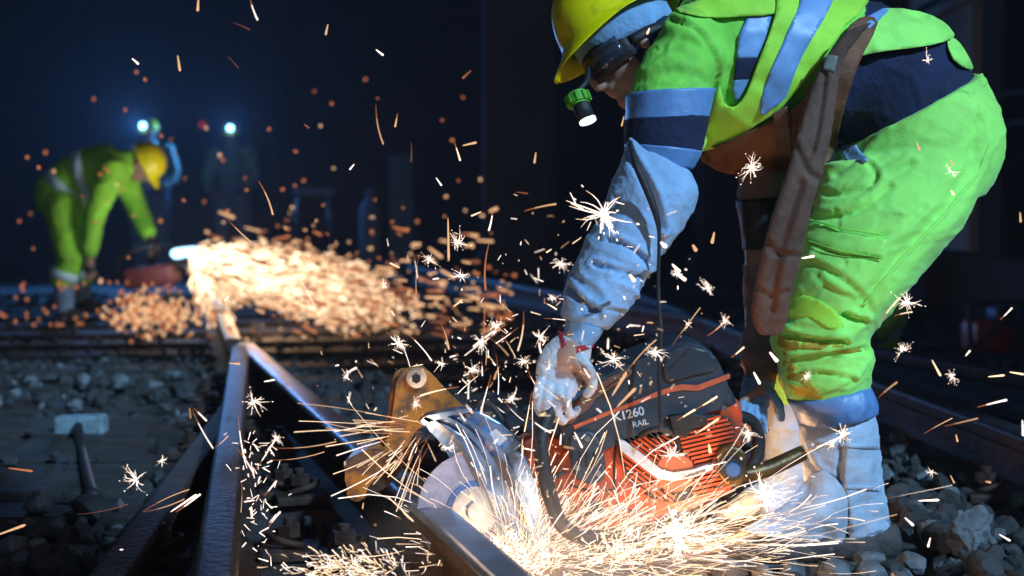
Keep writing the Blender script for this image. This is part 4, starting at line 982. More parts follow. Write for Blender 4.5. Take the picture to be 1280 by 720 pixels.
# ================================================================ BACKGROUND WORKERS
def figure(name, label, base, scale, J, cols, lamp=None):
    """a whole clothed worker from joints given in metres: base = feet level point, J maps joint names to (x, y, z)"""
    t = thing(name, label, 'person', base)
    g = lambda k: V(base)+V(J[k])*scale
    def L(bm, ks, rs, k=14):
        tube(bm, [g(a) for a in ks], [r*scale for r in rs], k, 4)
        for a, r in ((ks[0], rs[0]), (ks[-1], rs[-1])): ball(bm, g(a), r*scale, 12)
    hd = g('head'); f = V(J['face']).normalized(); u = V(J['crown']).normalized(); s = u.cross(f).normalized(); HMx = Matrix((f, s, u)).transposed().to_4x4()
    h = lambda x, y, z: hd+(f*x+s*y+u*z)*scale
    bm = bmesh.new()
    ball(bm, h(0, 0, 0), (.095*scale, .076*scale, .11*scale), 20, HMx); ball(bm, h(.03, 0, -.07), (.058*scale, .055*scale, .06*scale), 14, HMx)
    ball(bm, h(.105, 0, -.03), (.018*scale, .012*scale, .024*scale), 10, HMx); ball(bm, h(.085, 0, -.07), (.012*scale, .024*scale, .010*scale), 10, HMx)
    for q in (-1, 1): ball(bm, h(0, q*.078, -.02), (.016*scale, .01*scale, .03*scale), 10, HMx)
    tube(bm, [h(-.01, 0, -.06), g('neck')], [.055*scale, .06*scale], 12, 1)
    L(bm, ['neck', 'chest', 'waist', 'hip'], [.07, .12, .11, .12])
    for q in 'LR':
        L(bm, ['sh'+q, 'el'+q, 'wr'+q, 'ha'+q], [.055, .042, .028, .032])
        L(bm, ['hp'+q, 'kn'+q, 'an'+q], [.085, .058, .042]); L(bm, ['an'+q, 'to'+q], [.042, .034])
        hd_ = g('ha'+q)
        for k in range(4): tube(bm, [hd_+V((.012*(k-1.5), 0, 0)), hd_+V((.014*(k-1.5), -.02, -.05))*1, hd_+V((.013*(k-1.5), -.01, -.085))], [.011, .009, .007], 8)
        tube(bm, [hd_, hd_+V((.04, -.01, -.02)), hd_+V((.045, -.015, -.05))], [.013, .010, .008], 8)
    link('body', fuse(bm, .011*scale, 3), M['skin'], t)
    bm = bmesh.new(); L(bm, ['neck', 'chest', 'waist', 'hip'], [.095, .175, .16, .165])
    for q in 'LR': L(bm, ['sh'+q, 'el'+q, 'wr'+q], [.09, .07, .055])
    jm = fuse(bm, .012*scale, 4); wrinkle(jm, .008, (8, 8, 12), seed=len(label)); jk_ = link('jacket', jm, M[cols[0]], t)
    bm = bmesh.new(); L(bm, ['waist', 'hip'], [.14, .17])
    for q in 'LR': L(bm, ['hp'+q, 'kn'+q, 'cf'+q], [.125, .095, .082])
    tm = fuse(bm, .012*scale, 4); wrinkle(tm, .010, (8, 8, 14), seed=3+len(label)); tr_ = link('trousers', tm, M[cols[1]], t)
    for q in 'LR':
        bm = bmesh.new(); L(bm, ['cf'+q, 'an'+q], [.072, .06]); gm_ = fuse(bm, .012*scale, 2); link('gaiter', gm_, M[cols[2]], t)
        bm = bmesh.new(); L(bm, ['an'+q, 'to'+q], [.062, .05]); link('boot', fuse(bm, .011*scale, 2), M['boot'], t)
        bm = bmesh.new(); a, b = g('kn'+q), g('cf'+q); c = a.lerp(b, .97); d = (b-a).normalized(); tube(bm, [c-d*.045, c+d*.005], [.094*scale]*2, 18, 1); link('reflective_band', tomesh(bm), M[cols[3]], tr_)
        bm = bmesh.new(); a = g('ha'+q); ball(bm, a, (.042, .038, .048), 12); link('glove', tomesh(bm), M['rubber'], t)
    # two hoops of tape round the trunk and one on the near sleeve
    for ka, kb_, tt, r in (('chest', 'waist', .75, .182), ('waist', 'hip', .55, .176)):
        a, b = g(ka), g(kb_); c = a.lerp(b, tt); d = (b-a).normalized(); bm = bmesh.new(); tube(bm, [c-d*.03, c+d*.03], [r*scale]*2, 26, 1); link('reflective_band', tomesh(bm), M[cols[3]], jk_)
    # helmet
    bm = bmesh.new(); rr = []
    for j in range(9):
        ph = pi/2*j/8.5; rr.append([bm.verts.new(h(.125*cos(ph)**.85*cos(a), .105*cos(ph)**.85*sin(a), .03+.115*sin(ph))) for a in np.linspace(0, 2*pi, 29)[:-1]])
    rim = [bm.verts.new(h((.14+.05*max(0, cos(a))**2)*cos(a), .12*sin(a), .024-.02*max(0, cos(a))**2)) for a in np.linspace(0, 2*pi, 29)[:-1]]
    for r0, r1 in zip([rim]+rr, rr):
        for i in range(28): bm.faces.new((r0[i], r0[(i+1) % 28], r1[(i+1) % 28], r1[i]))
    bm.faces.new(rr[-1]); hl = link('helmet', tomesh(bm), M['helmet'], t)
    if lamp:
        lp = h(.15, 0, .075); bm = bmesh.new(); cyl(bm, lp-f*.03, lp+f*.01, .035, 18, bev=.004); lb = link('head_lamp', tomesh(bm, False), M['rubber'], hl)
        bm = bmesh.new(); ball(bm, lp+f*.012, .034, 14); link('bulb', tomesh(bm), glow('head_lamp_light', (.22, .58, 1.0), 9.0), lb)
        ld = bpy.data.lights.new('head_lamp_light', 'SPOT'); ld.energy = lamp*15; ld.color = (.09, .36, 1.0); ld.shadow_soft_size = .04; ld.spot_size = R(150); ld.spot_blend = .6
        lo = bpy.data.objects.new('head_lamp_light', ld); C.objects.link(lo); lo.location = lp+f*.08; lo.rotation_euler = (f+V((0, 0, .25))).to_track_quat('-Z', 'Y').to_euler()
    return t

bx = lambda px, Y: P(px, 255, Y).x
# bent worker by the grinder (Y 9.2)
b0 = V((bx(90, 9.2), 9.2, -.03))
k = 9.2/F
def j(px, py, dy=0): p = P(px, py, 9.2+dy); return tuple(p-b0)
Jb = dict(head=j(180, 204), face=(.45, -.1, -.9), crown=(.85, -.15, .45), neck=j(158, 205), chest=j(138, 212), waist=j(98, 222), hip=j(76, 246),
 shL=j(142, 212, -.17), elL=j(118, 270, -.22), wrL=j(113, 312, -.18), haL=j(112, 336, -.15), shR=j(152, 214, .17), elR=j(172, 262, .2), wrR=j(185, 290, .12), haR=j(190, 306, .08),
 hpL=j(80, 258, -.1), knL=j(88, 322, -.12), cfL=j(80, 348, -.12), anL=j(80, 392, -.12), toL=j(97, 398, -.14), hpR=j(82, 258, .12), knR=j(98, 322, .18), cfR=j(102, 345, .2), anR=j(100, 378, .2), toR=j(118, 384, .2))
cols = ('bgreen', 'bgreen', 'gaiter_bg', 'tape_bg')
M['gaiter_bg'] = mat('dark_blue_gaiter', (0.20, 0.32, 0.50), .85, var=.3)
M['tape_bg'] = mat('bright_reflective_tape', (0.60, 0.85, 1.0), .4, var=.1, emit=None)
figure('person', 'stooping worker in green hi-vis clothes and yellow helmet at the left, behind the fiery grinder', b0, 1.0, Jb, cols)
# two standing workers with head lamps (Y 16)
def stand(px, Y, lean=0.0, h=1.0, fx=0):
    b = V((bx(px, Y), Y, -.03)); s = h
    J = dict(head=(0, -.02, 1.62), face=(fx, -1, -.1), crown=(0, -.1, 1), neck=(0, 0, 1.47), chest=(0, 0, 1.30), waist=(0, 0, 1.08), hip=(0, 0, .95),
     shL=(-.19, 0, 1.40), elL=(-.27, -.05, 1.13), wrL=(-.20, -.25, .98), haL=(-.14, -.32, .95), shR=(.19, 0, 1.40), elR=(.27, -.05, 1.13), wrR=(.20, -.25, .98), haR=(.14, -.32, .95),
     hpL=(-.10, 0, .90), knL=(-.12, -.04, .50), cfL=(-.12, 0, .34), anL=(-.12, .02, .08), toL=(-.13, -.15, .04), hpR=(.10, 0, .90), knR=(.12, -.04, .50), cfR=(.12, 0, .34), anR=(.12, .02, .08), toR=(.13, -.15, .04))
    return b, J
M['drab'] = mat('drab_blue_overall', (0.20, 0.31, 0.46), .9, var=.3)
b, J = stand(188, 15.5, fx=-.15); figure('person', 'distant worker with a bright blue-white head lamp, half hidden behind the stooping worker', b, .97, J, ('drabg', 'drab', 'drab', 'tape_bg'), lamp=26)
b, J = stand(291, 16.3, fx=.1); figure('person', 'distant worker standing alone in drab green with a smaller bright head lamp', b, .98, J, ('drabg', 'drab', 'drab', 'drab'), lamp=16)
# crouching worker behind the front worker's legs
b0 = V((bx(1090, 6.6), 6.6, -.03))
def j(px, py, dy=0): return tuple(P(px, py, 6.6+dy)-b0)
Jc = dict(head=j(1050, 262), face=(-.8, -.3, -.4), crown=(-.2, -.1, 1), neck=j(1062, 285), chest=j(1072, 305), waist=j(1090, 345), hip=j(1096, 375),
 shL=j(1062, 300, -.16), elL=j(1045, 350, -.2), wrL=j(1020, 372, -.16), haL=j(1010, 385, -.14), shR=j(1070, 300, .16), elR=j(1050, 350, .2), wrR=j(1022, 372, .12), haR=j(1012, 385, .1),
 hpL=j(1096, 385, -.09), knL=j(1040, 375, -.12), cfL=j(1062, 420, -.12), anL=j(1068, 445, -.12), toL=j(1050, 450, -.12), hpR=j(1096, 385, .1), knR=j(1100, 395, .14), cfR=j(1108, 418, .14), anR=j(1112, 440, .16), toR=j(1096, 447, .16))
figure('person', 'crouching worker in green hi-vis clothes, mostly hidden behind the front worker\'s knee', b0, .9, Jc, ('jgreen', 'green', 'drab', 'tape_bg'))

# ---- grinder the stooping worker holds
gq = 9.0
GR = thing('rail_grinder', 'dim red rail grinder under the stooping worker\'s hands, blue-white fire at its nose', 'grinder', (bx(190, gq), gq, 0))
bm = bmesh.new(); box(bm, P(190, 345, gq), (.32, .24, .13), Matrix.Rotation(R(-8), 4, 'Y'), bev=.03); link('motor', tomesh(bm), mat('dark_red', (.14, .02, .015), .6), GR)  # motor casing in a darker red
bm = bmesh.new(); tube(bm, [P(205, 340, gq), P(222, 330, gq), P(236, 322, gq)], [.05, .04, .05], 14); link('arm', tomesh(bm), M['rubber'], GR)
bm = bmesh.new(); tube(bm, [P(150, 350, gq), P(146, 330, gq-.05), P(160, 316, gq-.12), P(190, 308, gq-.1), P(196, 322, gq)], .014, 10); link('handle', tomesh(bm), M['rubber'], GR)
for dx in (-14, 26):
    bm = bmesh.new(); c = P(190+dx, 372, gq); cyl(bm, c-V((0, .1, 0)), c+V((0, .1, 0)), .045, 18, bev=.006); link('wheel', tomesh(bm, False), M['rubber'], GR)
bm = bmesh.new(); c = P(236, 322, gq); cyl(bm, c-V((0, .02, 0)), c+V((0, .02, 0)), .07, 24, bev=.004); link('disc', tomesh(bm, False), M['steel'], GR)

# ---- far cabinet, crossbar stand, red light
_slab('trackside_cabinet', box(bmesh.new(), (0, 0, 0), (.26, .26, 1.30), bev=.02), (bx(503, 15.5), 15.5, .64), mat('dull_blue_cabinet', (0.10, 0.19, 0.32), .7, var=.2, scale=3), 'slim dull blue trackside post cabinet standing in the dark beyond the sparks', 'cabinet', None)
TS_ = thing('trestle', 'low grey trestle with a level top bar behind the sparks', 'trestle', (bx(392, 15), 15, 0))
bm = bmesh.new(); box(bm, (bx(392, 15), 15, P(392, 240, 15).z), (.42, .10, .07), bev=.01); link('top_bar', tomesh(bm, False), M['drab'], TS_)
for s in (-1, 1):
    for q in (-1, 1):
        bm = bmesh.new(); x = bx(392, 15)+s*.16; tube(bm, [V((x, 15, .85)), V((x+s*.06, 15+q*.18, -.03))], .02, 8, 1); link('leg', tomesh(bm), M['rubber'], TS_)
DR = thing('gas_bottle', 'dull blue gas bottle standing left of the slim cabinet', 'gas bottle', (bx(462, 15.2), 15.2, -.02))
bm = bmesh.new(); x = bx(462, 15.2); tube(bm, [V((x, 15.2, -.03)), V((x, 15.2, .62)), V((x, 15.2, .76)), V((x, 15.2, .82))], [.11, .11, .08, .03], 18, 2); link('bottle', tomesh(bm), M['drab'], DR)
bm = bmesh.new(); cyl(bm, (x, 15.2, .8), (x, 15.2, .93), .03, 12, bev=.004); cyl(bm, (x-.06, 15.2, .88), (x+.06, 15.2, .88), .014, 10); link('valve', tomesh(bm, False), M['drab'], DR)
SG = thing('signal_light', 'small dim red lamp on a thin pole left of the standing worker', 'lamp', (bx(255, 17), 17, -.03))
x = bx(255, 17); z = P(255, 156, 17).z
bm = bmesh.new(); cyl(bm, (x, 17, -.03), (x, 17, z-.05), .02, 10); link('pole', tomesh(bm, False), M['rubber'], SG)
bm = bmesh.new(); box(bm, (x, 17, z), (.12, .1, .14), bev=.01); link('housing', tomesh(bm, False), M['rubber'], SG)
bm = bmesh.new(); ball(bm, V((x, 16.95, z)), .035, 12); link('lens', tomesh(bm), glow('red_lamp', (.8, .03, .03), .35), SG)

# ---- equipment on the right by the wall
mq = 6.9
MC = thing('power_pack', 'dim red and blue power pack on the ground near the right edge', 'power pack', (bx(1240, mq), mq, 0))
bm = bmesh.new(); box(bm, P(1232, 420, mq), (.17, .22, .16), Matrix.Rotation(R(6), 4, 'Z'), bev=.03); link('tank', tomesh(bm), M['red'], MC)
bm = bmesh.new(); box(bm, P(1262, 412, mq+.05), (.13, .25, .22), bev=.02); cyl(bm, P(1258, 395, mq-.1), P(1258, 395, mq+.15), .05, 16); link('engine', tomesh(bm), M['rubber'], MC)
bm = bmesh.new(); box(bm, P(1254, 392, mq), (.12, .16, .07), bev=.02); link('cover', tomesh(bm), M['blue'], MC)
bm = bmesh.new(); p0, p1 = P(1215, 440, mq-.1), P(1290, 440, mq-.1)
tube(bm, [p0, P(1212, 390, mq-.1), P(1222, 380, mq-.1), P(1280, 378, mq-.1), P(1292, 392, mq-.1), p1], .012, 8); link('frame', tomesh(bm), M['rubber'], MC)
tag(link('pole', tomesh(tube(bmesh.new(), [P(1196, 452, 6.2), P(1262, 398, 6.5)], .014, 10, 1)), M['apron2']), 'wooden pole leaning on the power pack at the right', 'pole')

# ================================================================ SPARKS
SP = dict(w=glow('spark_white', (1.0, .80, .68), 1.9), p=glow('spark_peach', (1.0, .55, .28), .85), o=glow('spark_orange', (1.0, .32, .12), .5), d=glow('spark_dim', (.8, .28, .14), .28), y=glow('spark_core', (1.0, .74, .46), 2.6), h=glow('spark_hot', (1.0, .68, .42), 1.6))
for k_, m_ in SP.items(): m_.cycles.emission_sampling = 'NONE' if k_ in 'od' else 'AUTO'
class SM:
    "collects thin spark filaments"
    def __init__(s): s.v = []; s.f = []; s.m = []; s.n = 0
    def seg(s, a, b, r0, r1, mi=0, k=5):
        a, b = np.array(a), np.array(b); d = b-a; L = np.linalg.norm(d)
        if L < 1e-6: return
        d = d/L; u = np.cross(d, [.3, .9, .2]); u /= np.linalg.norm(u); w_ = np.cross(d, u)
        i0 = s.n
        tt = [(0, r0*.3), (.12, r0), (.55, (r0+r1)/2), (.92, r1), (1, r1*.3)]
        for t, r in tt:
            for j_ in range(k):
                q = 2*pi*j_/k; s.v.append(a+(b-a)*t+(u*cos(q)+w_*sin(q))*r)
        for i in range(len(tt)-1):
            for j_ in range(k): s.f.append((i0+i*k+j_, i0+i*k+(j_+1) % k, i0+(i+1)*k+(j_+1) % k, i0+(i+1)*k+j_)); s.m.append(mi)
        s.f.append(tuple(i0+j_ for j_ in range(k))[::-1]); s.m.append(mi); s.f.append(tuple(i0+(len(tt)-1)*k+j_ for j_ in range(k))); s.m.append(mi)
        s.n += k*len(tt)
    def fil(s, a, b, w, mh, mt, bend=0.0, k=5, n=5):
        "a bent filament: thin cooler tail at a, thick hot head at b"
        a, b = V(a), V(b); d = b-a; u = V((-d.z, 0, d.x))*bend; pts = [a+d*(i/n)+u*(4*(i/n)*(1-i/n)) for i in range(n+1)]
        for i in range(n):
            t0, t1 = i/n, (i+1)/n; s.seg2(pts[i], pts[i+1], w*(.22+.78*t0**.8), w*(.22+.78*t1**.8), mt if t1 < .5 else mh, k)
    def seg2(s, a, b, r0, r1, mi, k):
        a, b = np.array(a), np.array(b); d = b-a; L = np.linalg.norm(d)
        if L < 1e-6: return
        d = d/L; u = np.cross(d, [.3, .9, .2]); u /= np.linalg.norm(u); w_ = np.cross(d, u); i0 = s.n
        for t, r in ((0, r0), (1.04, r1)):
            for j_ in range(k): q = 2*pi*j_/k; s.v.append(a+(b-a)*t+(u*cos(q)+w_*sin(q))*r)
        for j_ in range(k): s.f.append((i0+j_, i0+(j_+1) % k, i0+k+(j_+1) % k, i0+k+j_)); s.m.append(mi)
        s.f.append(tuple(i0+j_ for j_ in range(k))[::-1]); s.m.append(mi); s.f.append(tuple(i0+k+j_ for j_ in range(k))); s.m.append(mi); s.n += 2*k
    def build(s, name, mats, loc=None):
        me = bpy.data.meshes.new(name); vs = np.array(s.v)
        if loc is not None: vs = vs-np.array(loc)
        me.from_pydata(vs.tolist(), [], s.f)
        for m in mats: me.materials.append(SP[m])
        me.polygons.foreach_set('material_index', s.m); me.shade_smooth(); me.update()
        o = bpy.data.objects.new(name, me); C.objects.link(o)
        if loc is not None: o.location = loc
        return o
rg = random.Random(11)
PX = lambda Y: Y/F
def streak(x1, y1, x2, y2, wpx, m, label, group, Y=None, Y2=None, sag=None):
    Y = Y or rg.uniform(2.45, 3.0); Y2 = Y2 or Y+rg.uniform(-.06, .06)
    a, b = P(x1, y1, Y), P(x2, y2, Y2); r = wpx/2*PX(Y)*.72
    s = SM()
    if math.hypot(x2-x1, y2-y1) > 16 and wpx < 4: s.fil(a, b, r*1.15, 0, 1, rg.uniform(-.05, .05), 6, 6)
    else: s.seg(a, b, r*.55, r, 0, 7)
    o = s.build('spark', [m, 'o' if m != 'd' else 'd'], a)
    col_ = dict(w='white', h='cream', p='peach', o='orange', d='dim')[m]; ln = math.hypot(x2-x1, y2-y1); an = math.degrees(math.atan2(y1-y2, x2-x1)) % 180
    di = 'level' if an < 18 or an > 162 else 'rising rightwards' if an < 72 else 'upright' if an < 108 else 'rising leftwards'
    sz = 'thick' if wpx > 4 else 'thin' if wpx < 2.2 else 'narrow'; le = 'long' if ln > 40 else 'short' if ln < 16 else 'medium'
    tag(o, f'{le} {sz} {col_} streak, {di}, '+where((x1+x2)/2, (y1+y2)/2).replace('the stooping worker\'s', 'the stooper\'s').replace('the front worker\'s ', 'the ').replace('up and left of the near sleeve\'s blue band', 'left of the blue sleeve band').replace("grinder's plume of sparks", 'spark plume'), 'spark', group); return o
def burst(px, py, R_, label, group, Y=None, n=None, thin=1.0):
    Y = Y or rg.uniform(2.5, 2.9); c = P(px, py, Y); s = SM(); rr = R_*PX(Y)
    ax_ = V((rg.gauss(0, 1), 0, rg.gauss(0, 1))).normalized()
    n = int((n or (8+R_*.8))*1.45)
    for i in range(n):
        d = V((rg.gauss(0, 1), rg.gauss(0, .7), rg.gauss(0, 1))).normalized(); L = rr*rg.uniform(.3, 1.1)*(.55+.75*abs(d.dot(ax_)))
        w_ = (.24+R_*.007)*PX(Y)*thin*rg.uniform(.7, 1.3); e = c+d*L
        s.fil(e, c, w_*1.25, 0, 0 if rg.random() < .5 else 1, rg.gauss(0, .10), 5, 4)
        if rg.random() < .5:
            m_ = c+d*L*rg.uniform(.5, .8); d2 = (d+V((rg.gauss(0, .7), rg.gauss(0, .4), rg.gauss(0, .7)))).normalized(); s.seg(m_, m_+d2*L*.35, w_*.8, w_*.5, 0)
        if rg.random() < .35:
            e2 = e+d*rr*.15; s.seg(e2, e2+d*rr*.1, w_*1.2, w_*1.0, 0)
    for i in range(3):
        d = V((rg.gauss(0, 1), rg.gauss(0, 1), rg.gauss(0, 1))).normalized()*R_*.10*PX(Y); s.seg(c-d, c+d, R_*.05*PX(Y), R_*.05*PX(Y), 0)
    o = s.build('spark_burst', ['w', 'h'], c); tag(o, label, 'spark', group); return o
# -- bursts read off the photograph
burst(755, 268, 40, 'biggest star-shaped spark burst, in front of the light blue sleeve', None, Y=2.72, n=26, thin=1.5)
burst(1135, 378, 18, 'spark burst behind the back of the front worker\'s knee', None)
burst(940, 210, 17, 'small spark burst under the brown apron bib', None, Y=2.8)
burst(850, 668, 52, 'widest spark burst, low below the saw\'s engine', None, Y=2.7, n=34, thin=1.2)
burst(955, 618, 28, 'bright spark burst just under the guide bar\'s brown arm', None, Y=2.75, n=20, thin=1.6)
burst(170, 600, 19, 'fine star-shaped burst above the rails in the lower left', None, n=18)
burst(317, 502, 19, 'star-shaped burst over the upright-looking rail', None, n=16)
burst(767, 449, 17, 'starry burst just above the saw\'s handle bridge', None, Y=2.66, n=16)
burst(840, 569, 24, 'spark burst on the saw\'s orange starter hub', None, Y=2.74, n=15)
burst(1053, 541, 15, 'spark burst on the top of the near gaiter', None, Y=2.86)
burst(1160, 75, 12, 'tiny burst on the navy shirt above the waistband', None, Y=2.85, n=8)
burst(1190, 215, 12, 'faint sprinkle of spark on the seat of the green trousers', None, Y=2.85, n=5)
for x, y, r in ((885, 360, 12), (820, 440, 15), (935, 542, 14), (1128, 437, 12), (675, 422, 14), (700, 330, 12), (846, 342, 9), (576, 344, 12), (572, 303, 14), (480, 357, 8), (536, 324, 11), (498, 429, 12), (603, 429, 14), (620, 408, 12), (202, 576, 8),
                (1190, 470, 11), (1165, 590, 7), (655, 452, 9), (690, 372, 8), (860, 405, 8), (905, 400, 9), (1040, 555, 10), (1008, 470, 8), (552, 455, 9), (590, 462, 12), (433, 470, 9), (640, 498, 11), (520, 505, 9), (560, 560, 9), (345, 548, 9)):
    burst(x, y, r, ('tiny' if r < 10 else 'small')+' starburst '+where(x, y), 'small scattered starbursts') 
# -- single streaks read off the photograph: x1 y1 x2 y2 width material
AIRL = ('spark streak hanging in the dark air of the upper left half', 'streaks in the dark upper left')
for a in ((248, -2, 247, 14, 5, 'p'), (312, -4, 322, 25, 2.5, 'w'), (291, 28, 312, 37, 1.5, 'd'), (410, 30, 407, 44, 4, 'p'), (165, 73, 173, 80, 4, 'w'), (222, 69, 225, 89, 4.5, 'p'), (284, 70, 298, 85, 1.2, 'd'), (470, 131, 479, 180, 2, 'p'),
          (497, 142, 494, 158, 3, 'p'), (568, 178, 575, 200, 3, 'h'), (578, 182, 596, 178, 4.5, 'p'), (560, 272, 561, 326, 4.5, 'p'), (611, 305, 607, 362, 3.5, 'o'), (606, 378, 605, 430, 2.5, 'o'), (616, 260, 611, 288, 3, 'w'), (323, 226, 341, 268, 3, 'p'),
          (285, 275, 314, 303, 2.5, 'p'), (514, 178, 514, 202, 2, 'd'), (655, 264, 695, 255, 2.5, 'p'), (470, 62, 479, 69, 4, 'w'), (380, 155, 386, 160, 4, 'd'), (443, 205, 437, 212, 3, 'w'), (545, 222, 552, 232, 3, 'w'), (589, 88, 578, 98, 5, 'd'), (670, 190, 668, 204, 4, 'p'), (645, 240, 660, 242, 3, 'd')):
    streak(*a, *AIRL)
RT = ('spark streak flying over the dark track right of the front worker\'s leg', 'streaks right of the front worker')
for a in ((1222, 509, 1258, 500, 3.5, 'w'), (1155, 542, 1190, 523, 1.8, 'p'), (1180, 533, 1222, 523, 1.8, 'p'), (1148, 626, 1174, 625, 4.5, 'w'), (1131, 647, 1142, 657, 5, 'w'), (1249, 668, 1263, 676, 4, 'w'), (1098, 497, 1121, 478, 2, 'p'), (1195, 543, 1197, 552, 4, 'p'),
          (1165, 450, 1176, 470, 4, 'h'), (1207, 445, 1213, 438, 3, 'w'), (1235, 471, 1256, 469, 4, 'h'), (1262, 465, 1280, 468, 4, 'h'), (1275, 265, 1276, 278, 4, 'p'), (1163, 672, 1160, 684, 4, 'w'), (1188, 594, 1193, 604, 3, 'p'), (1100, 402, 1125, 372, 2.5, 'h'), (1118, 395, 1140, 390, 2, 'h'), (1250, 400, 1265, 385, 2.5, 'w'), (1278, 525, 1279, 545, 4, 'w'), (1232, 602, 1238, 603, 4, 'p')):
    streak(*a, *RT)
LL = ('spark streak over the dark sleepers and rails in the lower left', 'streaks in the lower left')
for a in ((-4, 669, 32, 656, 5, 'p'), (10, 585, 41, 589, 4.5, 'o'), (135, 705, 154, 687, 9, 'w'), (242, 510, 258, 526, 2.5, 'w'), (286, 454, 300, 455, 4, 'p'), (96, 643, 160, 630, 1.4, 'd'), (220, 640, 250, 618, 3, 'w'), (180, 640, 230, 624, 1.5, 'p'), (178, 640, 236, 612, 1.5, 'p'), (213, 640, 246, 618, 4, 'w'), (240, 512, 266, 560, 2, 'w'),
          (298, 520, 306, 575, 2.2, 'w'), (296, 560, 316, 590, 2, 'w'), (318, 590, 345, 548, 2, 'w'), (302, 600, 298, 660, 1.6, 'p'), (330, 620, 345, 602, 2.5, 'w'), (335, 660, 350, 640, 2.5, 'w'), (340, 560, 420, 552, 1.6, 'p'), (335, 575, 405, 565, 1.4, 'p'), (430, 470, 445, 460, 3, 'w'), (268, 560, 285, 545, 2, 'p')):
    streak(*a, *LL)
SAWS = ('spark streak crossing in front of the saw\'s body', 'streaks in front of the saw')
for a in ((765, 495, 783, 466, 6, 'p'), (771, 509, 795, 485, 6, 'p'), (846, 526, 869, 512, 3.5, 'h'), (869, 512, 896, 496, 3.5, 'h'), (872, 541, 899, 523, 4, 'h'), (884, 420, 911, 396, 3, 'p'), (840, 432, 875, 385, 1.5, 'p'), (914, 447, 930, 434, 3, 'h'), (942, 465, 950, 480, 5, 'w'), (962, 440, 972, 452, 7, 'w'), (1000, 567, 1062, 541, 2.2, 'w'), (1002, 323, 1018, 320, 5, 'w'),
          (840, 330, 850, 340, 7, 'w'), (845, 342, 857, 350, 7, 'w'), (893, 290, 890, 304, 6, 'p'), (866, 306, 870, 313, 7, 'p'), (787, 343, 793, 351, 8, 'h'), (826, 303, 832, 308, 8, 'w'), (718, 540, 728, 560, 4, 'w'), (886, 555, 888, 566, 6, 'h'), (780, 470, 820, 425, 2, 'p'), (1146, 178, 1150, 188, 4, 'p'), (1188, 200, 1192, 206, 4, 'p'), (1189, 238, 1192, 243, 5, 'h'), (780, 145, 777, 158, 3, 'p'), (812, 35, 809, 42, 4, 'h')):
    streak(*a, *SAWS, Y=rg.uniform(2.62, 2.72))
# -- fan of long thin lines thrown left from the tip of the guard
FN = ('long thin spark line thrown leftwards from the tip of the blade guard', 'fan of spark lines from the guard tip')
for i in range(46):
    a = R(rg.gauss(172, 0) if False else rg.uniform(168, 262)); L = rg.uniform(40, 150)*(1.15 if a < R(215) else .75)
    t0 = rg.uniform(2, 45); ox, oy = 530+rg.uniform(-6, 14), 530+rg.uniform(-6, 14)
    x1, y1 = ox+cos(a)*t0, oy-sin(a)*t0; x2, y2 = ox+cos(a)*L, oy-sin(a)*L*(1)+L*.0
    streak(x1, y1, x2, y2, rg.uniform(.8, 1.7), rg.choice('whhhp'), *FN, Y=2.74+rg.uniform(-.03, .03), Y2=2.74+rg.uniform(-.25, .15))
# -- medium streaks between the grinder's fire and the saw
MD = ('short spark streak in the dark between the two work places', 'short streaks between the work places')
for i in range(70):
    x = rg.gauss(610, 75); y = rg.gauss(430, 62)
    if x > 700 and y < 470: x -= 90
    a = rg.uniform(-1.9, -.4) if rg.random() < .6 else rg.uniform(-3, 0); L = rg.choice([5, 7, 10, 18, 34, 50])
    if 700 < max(x, x+cos(a)*L) < 840 and y > 440: continue
    streak(x, y, x+cos(a)*L, y-sin(a)*L, rg.choice([1.1, 1.5, 2, 2.8]), rg.choice('whwp'), *MD, Y=rg.uniform(2.4, 3.1))

# -- the uncountable showers
def stuff(s, name, mats, label): o = s.build(name, mats); return tag(o, label, 'sparks', kind='stuff')
# under the saw: dense spray fanning out of the cut
s = SM(); rg = random.Random(4)
for i in range(1500):
    u_ = rg.random()
    if u_ < .45:  cx, cy, sx, sy = 660, 668, 58, 30
    elif u_ < .8: cx, cy, sx, sy = 790, 680, 85, 24
    else:         cx, cy, sx, sy = 900, 655, 65, 28
    x, y = rg.gauss(cx, sx), rg.gauss(cy, sy)
    if y < 590-(.0 if x < 700 else 10)+ (abs(x-690) > 130)*25: continue
    if x < 600 and y < 600+(x-520)*.0+40: continue
    a = math.atan2(-(y-700), (x-650)) if u_ < .45 else rg.gauss(.38, .28)
    if u_ >= .45 and u_ < .8: a = math.atan2(-(y-705), (x-690)) if rg.random() < .7 else a
    if u_ >= .8: a = math.atan2(-(y-690), (x-800))
    a += rg.gauss(0, .16); L = abs(rg.gauss(0, 26))+3; Y = rg.uniform(2.5, 2.80)
    w_ = rg.choice([.28, .38, .5, .9])*PX(Y)
    if 750 < x+cos(a)*L < 835 and y-sin(a)*L < 552: continue
    Y = rg.uniform(2.75, 2.84) if rg.random() < (.95 if x < 770 else .7) else rg.uniform(2.5, 2.7)
    if rg.random() < .16: L *= 2.6
    A, B = P(x, y, Y), P(x+cos(a)*L, y-sin(a)*L, Y+rg.uniform(-.03, .03))
    if y < 640 and x > 700 and rg.random() < .35: continue
    s.fil(A, B, w_*.85, 0 if rg.random() < .5 else 1, rg.choice([2, 2, 1]), rg.gauss(0, .06), 4, 4)
for i in range(900):                                        # the blinding heart of the cut
    cx, cy = rg.choice([(640, 690), (655, 705), (770, 690), (600, 700)]); x, y = rg.gauss(cx, 26), rg.gauss(cy, 13); a = rg.uniform(0, 3.14); L = rg.uniform(2, 16); Y = rg.uniform(2.62, 2.8)
    s.seg(P(x, y, Y), P(x+cos(a)*L, y-sin(a)*L, Y), .4*PX(Y), .8*PX(Y), rg.choice([0, 0, 1, 1, 2]), 4)
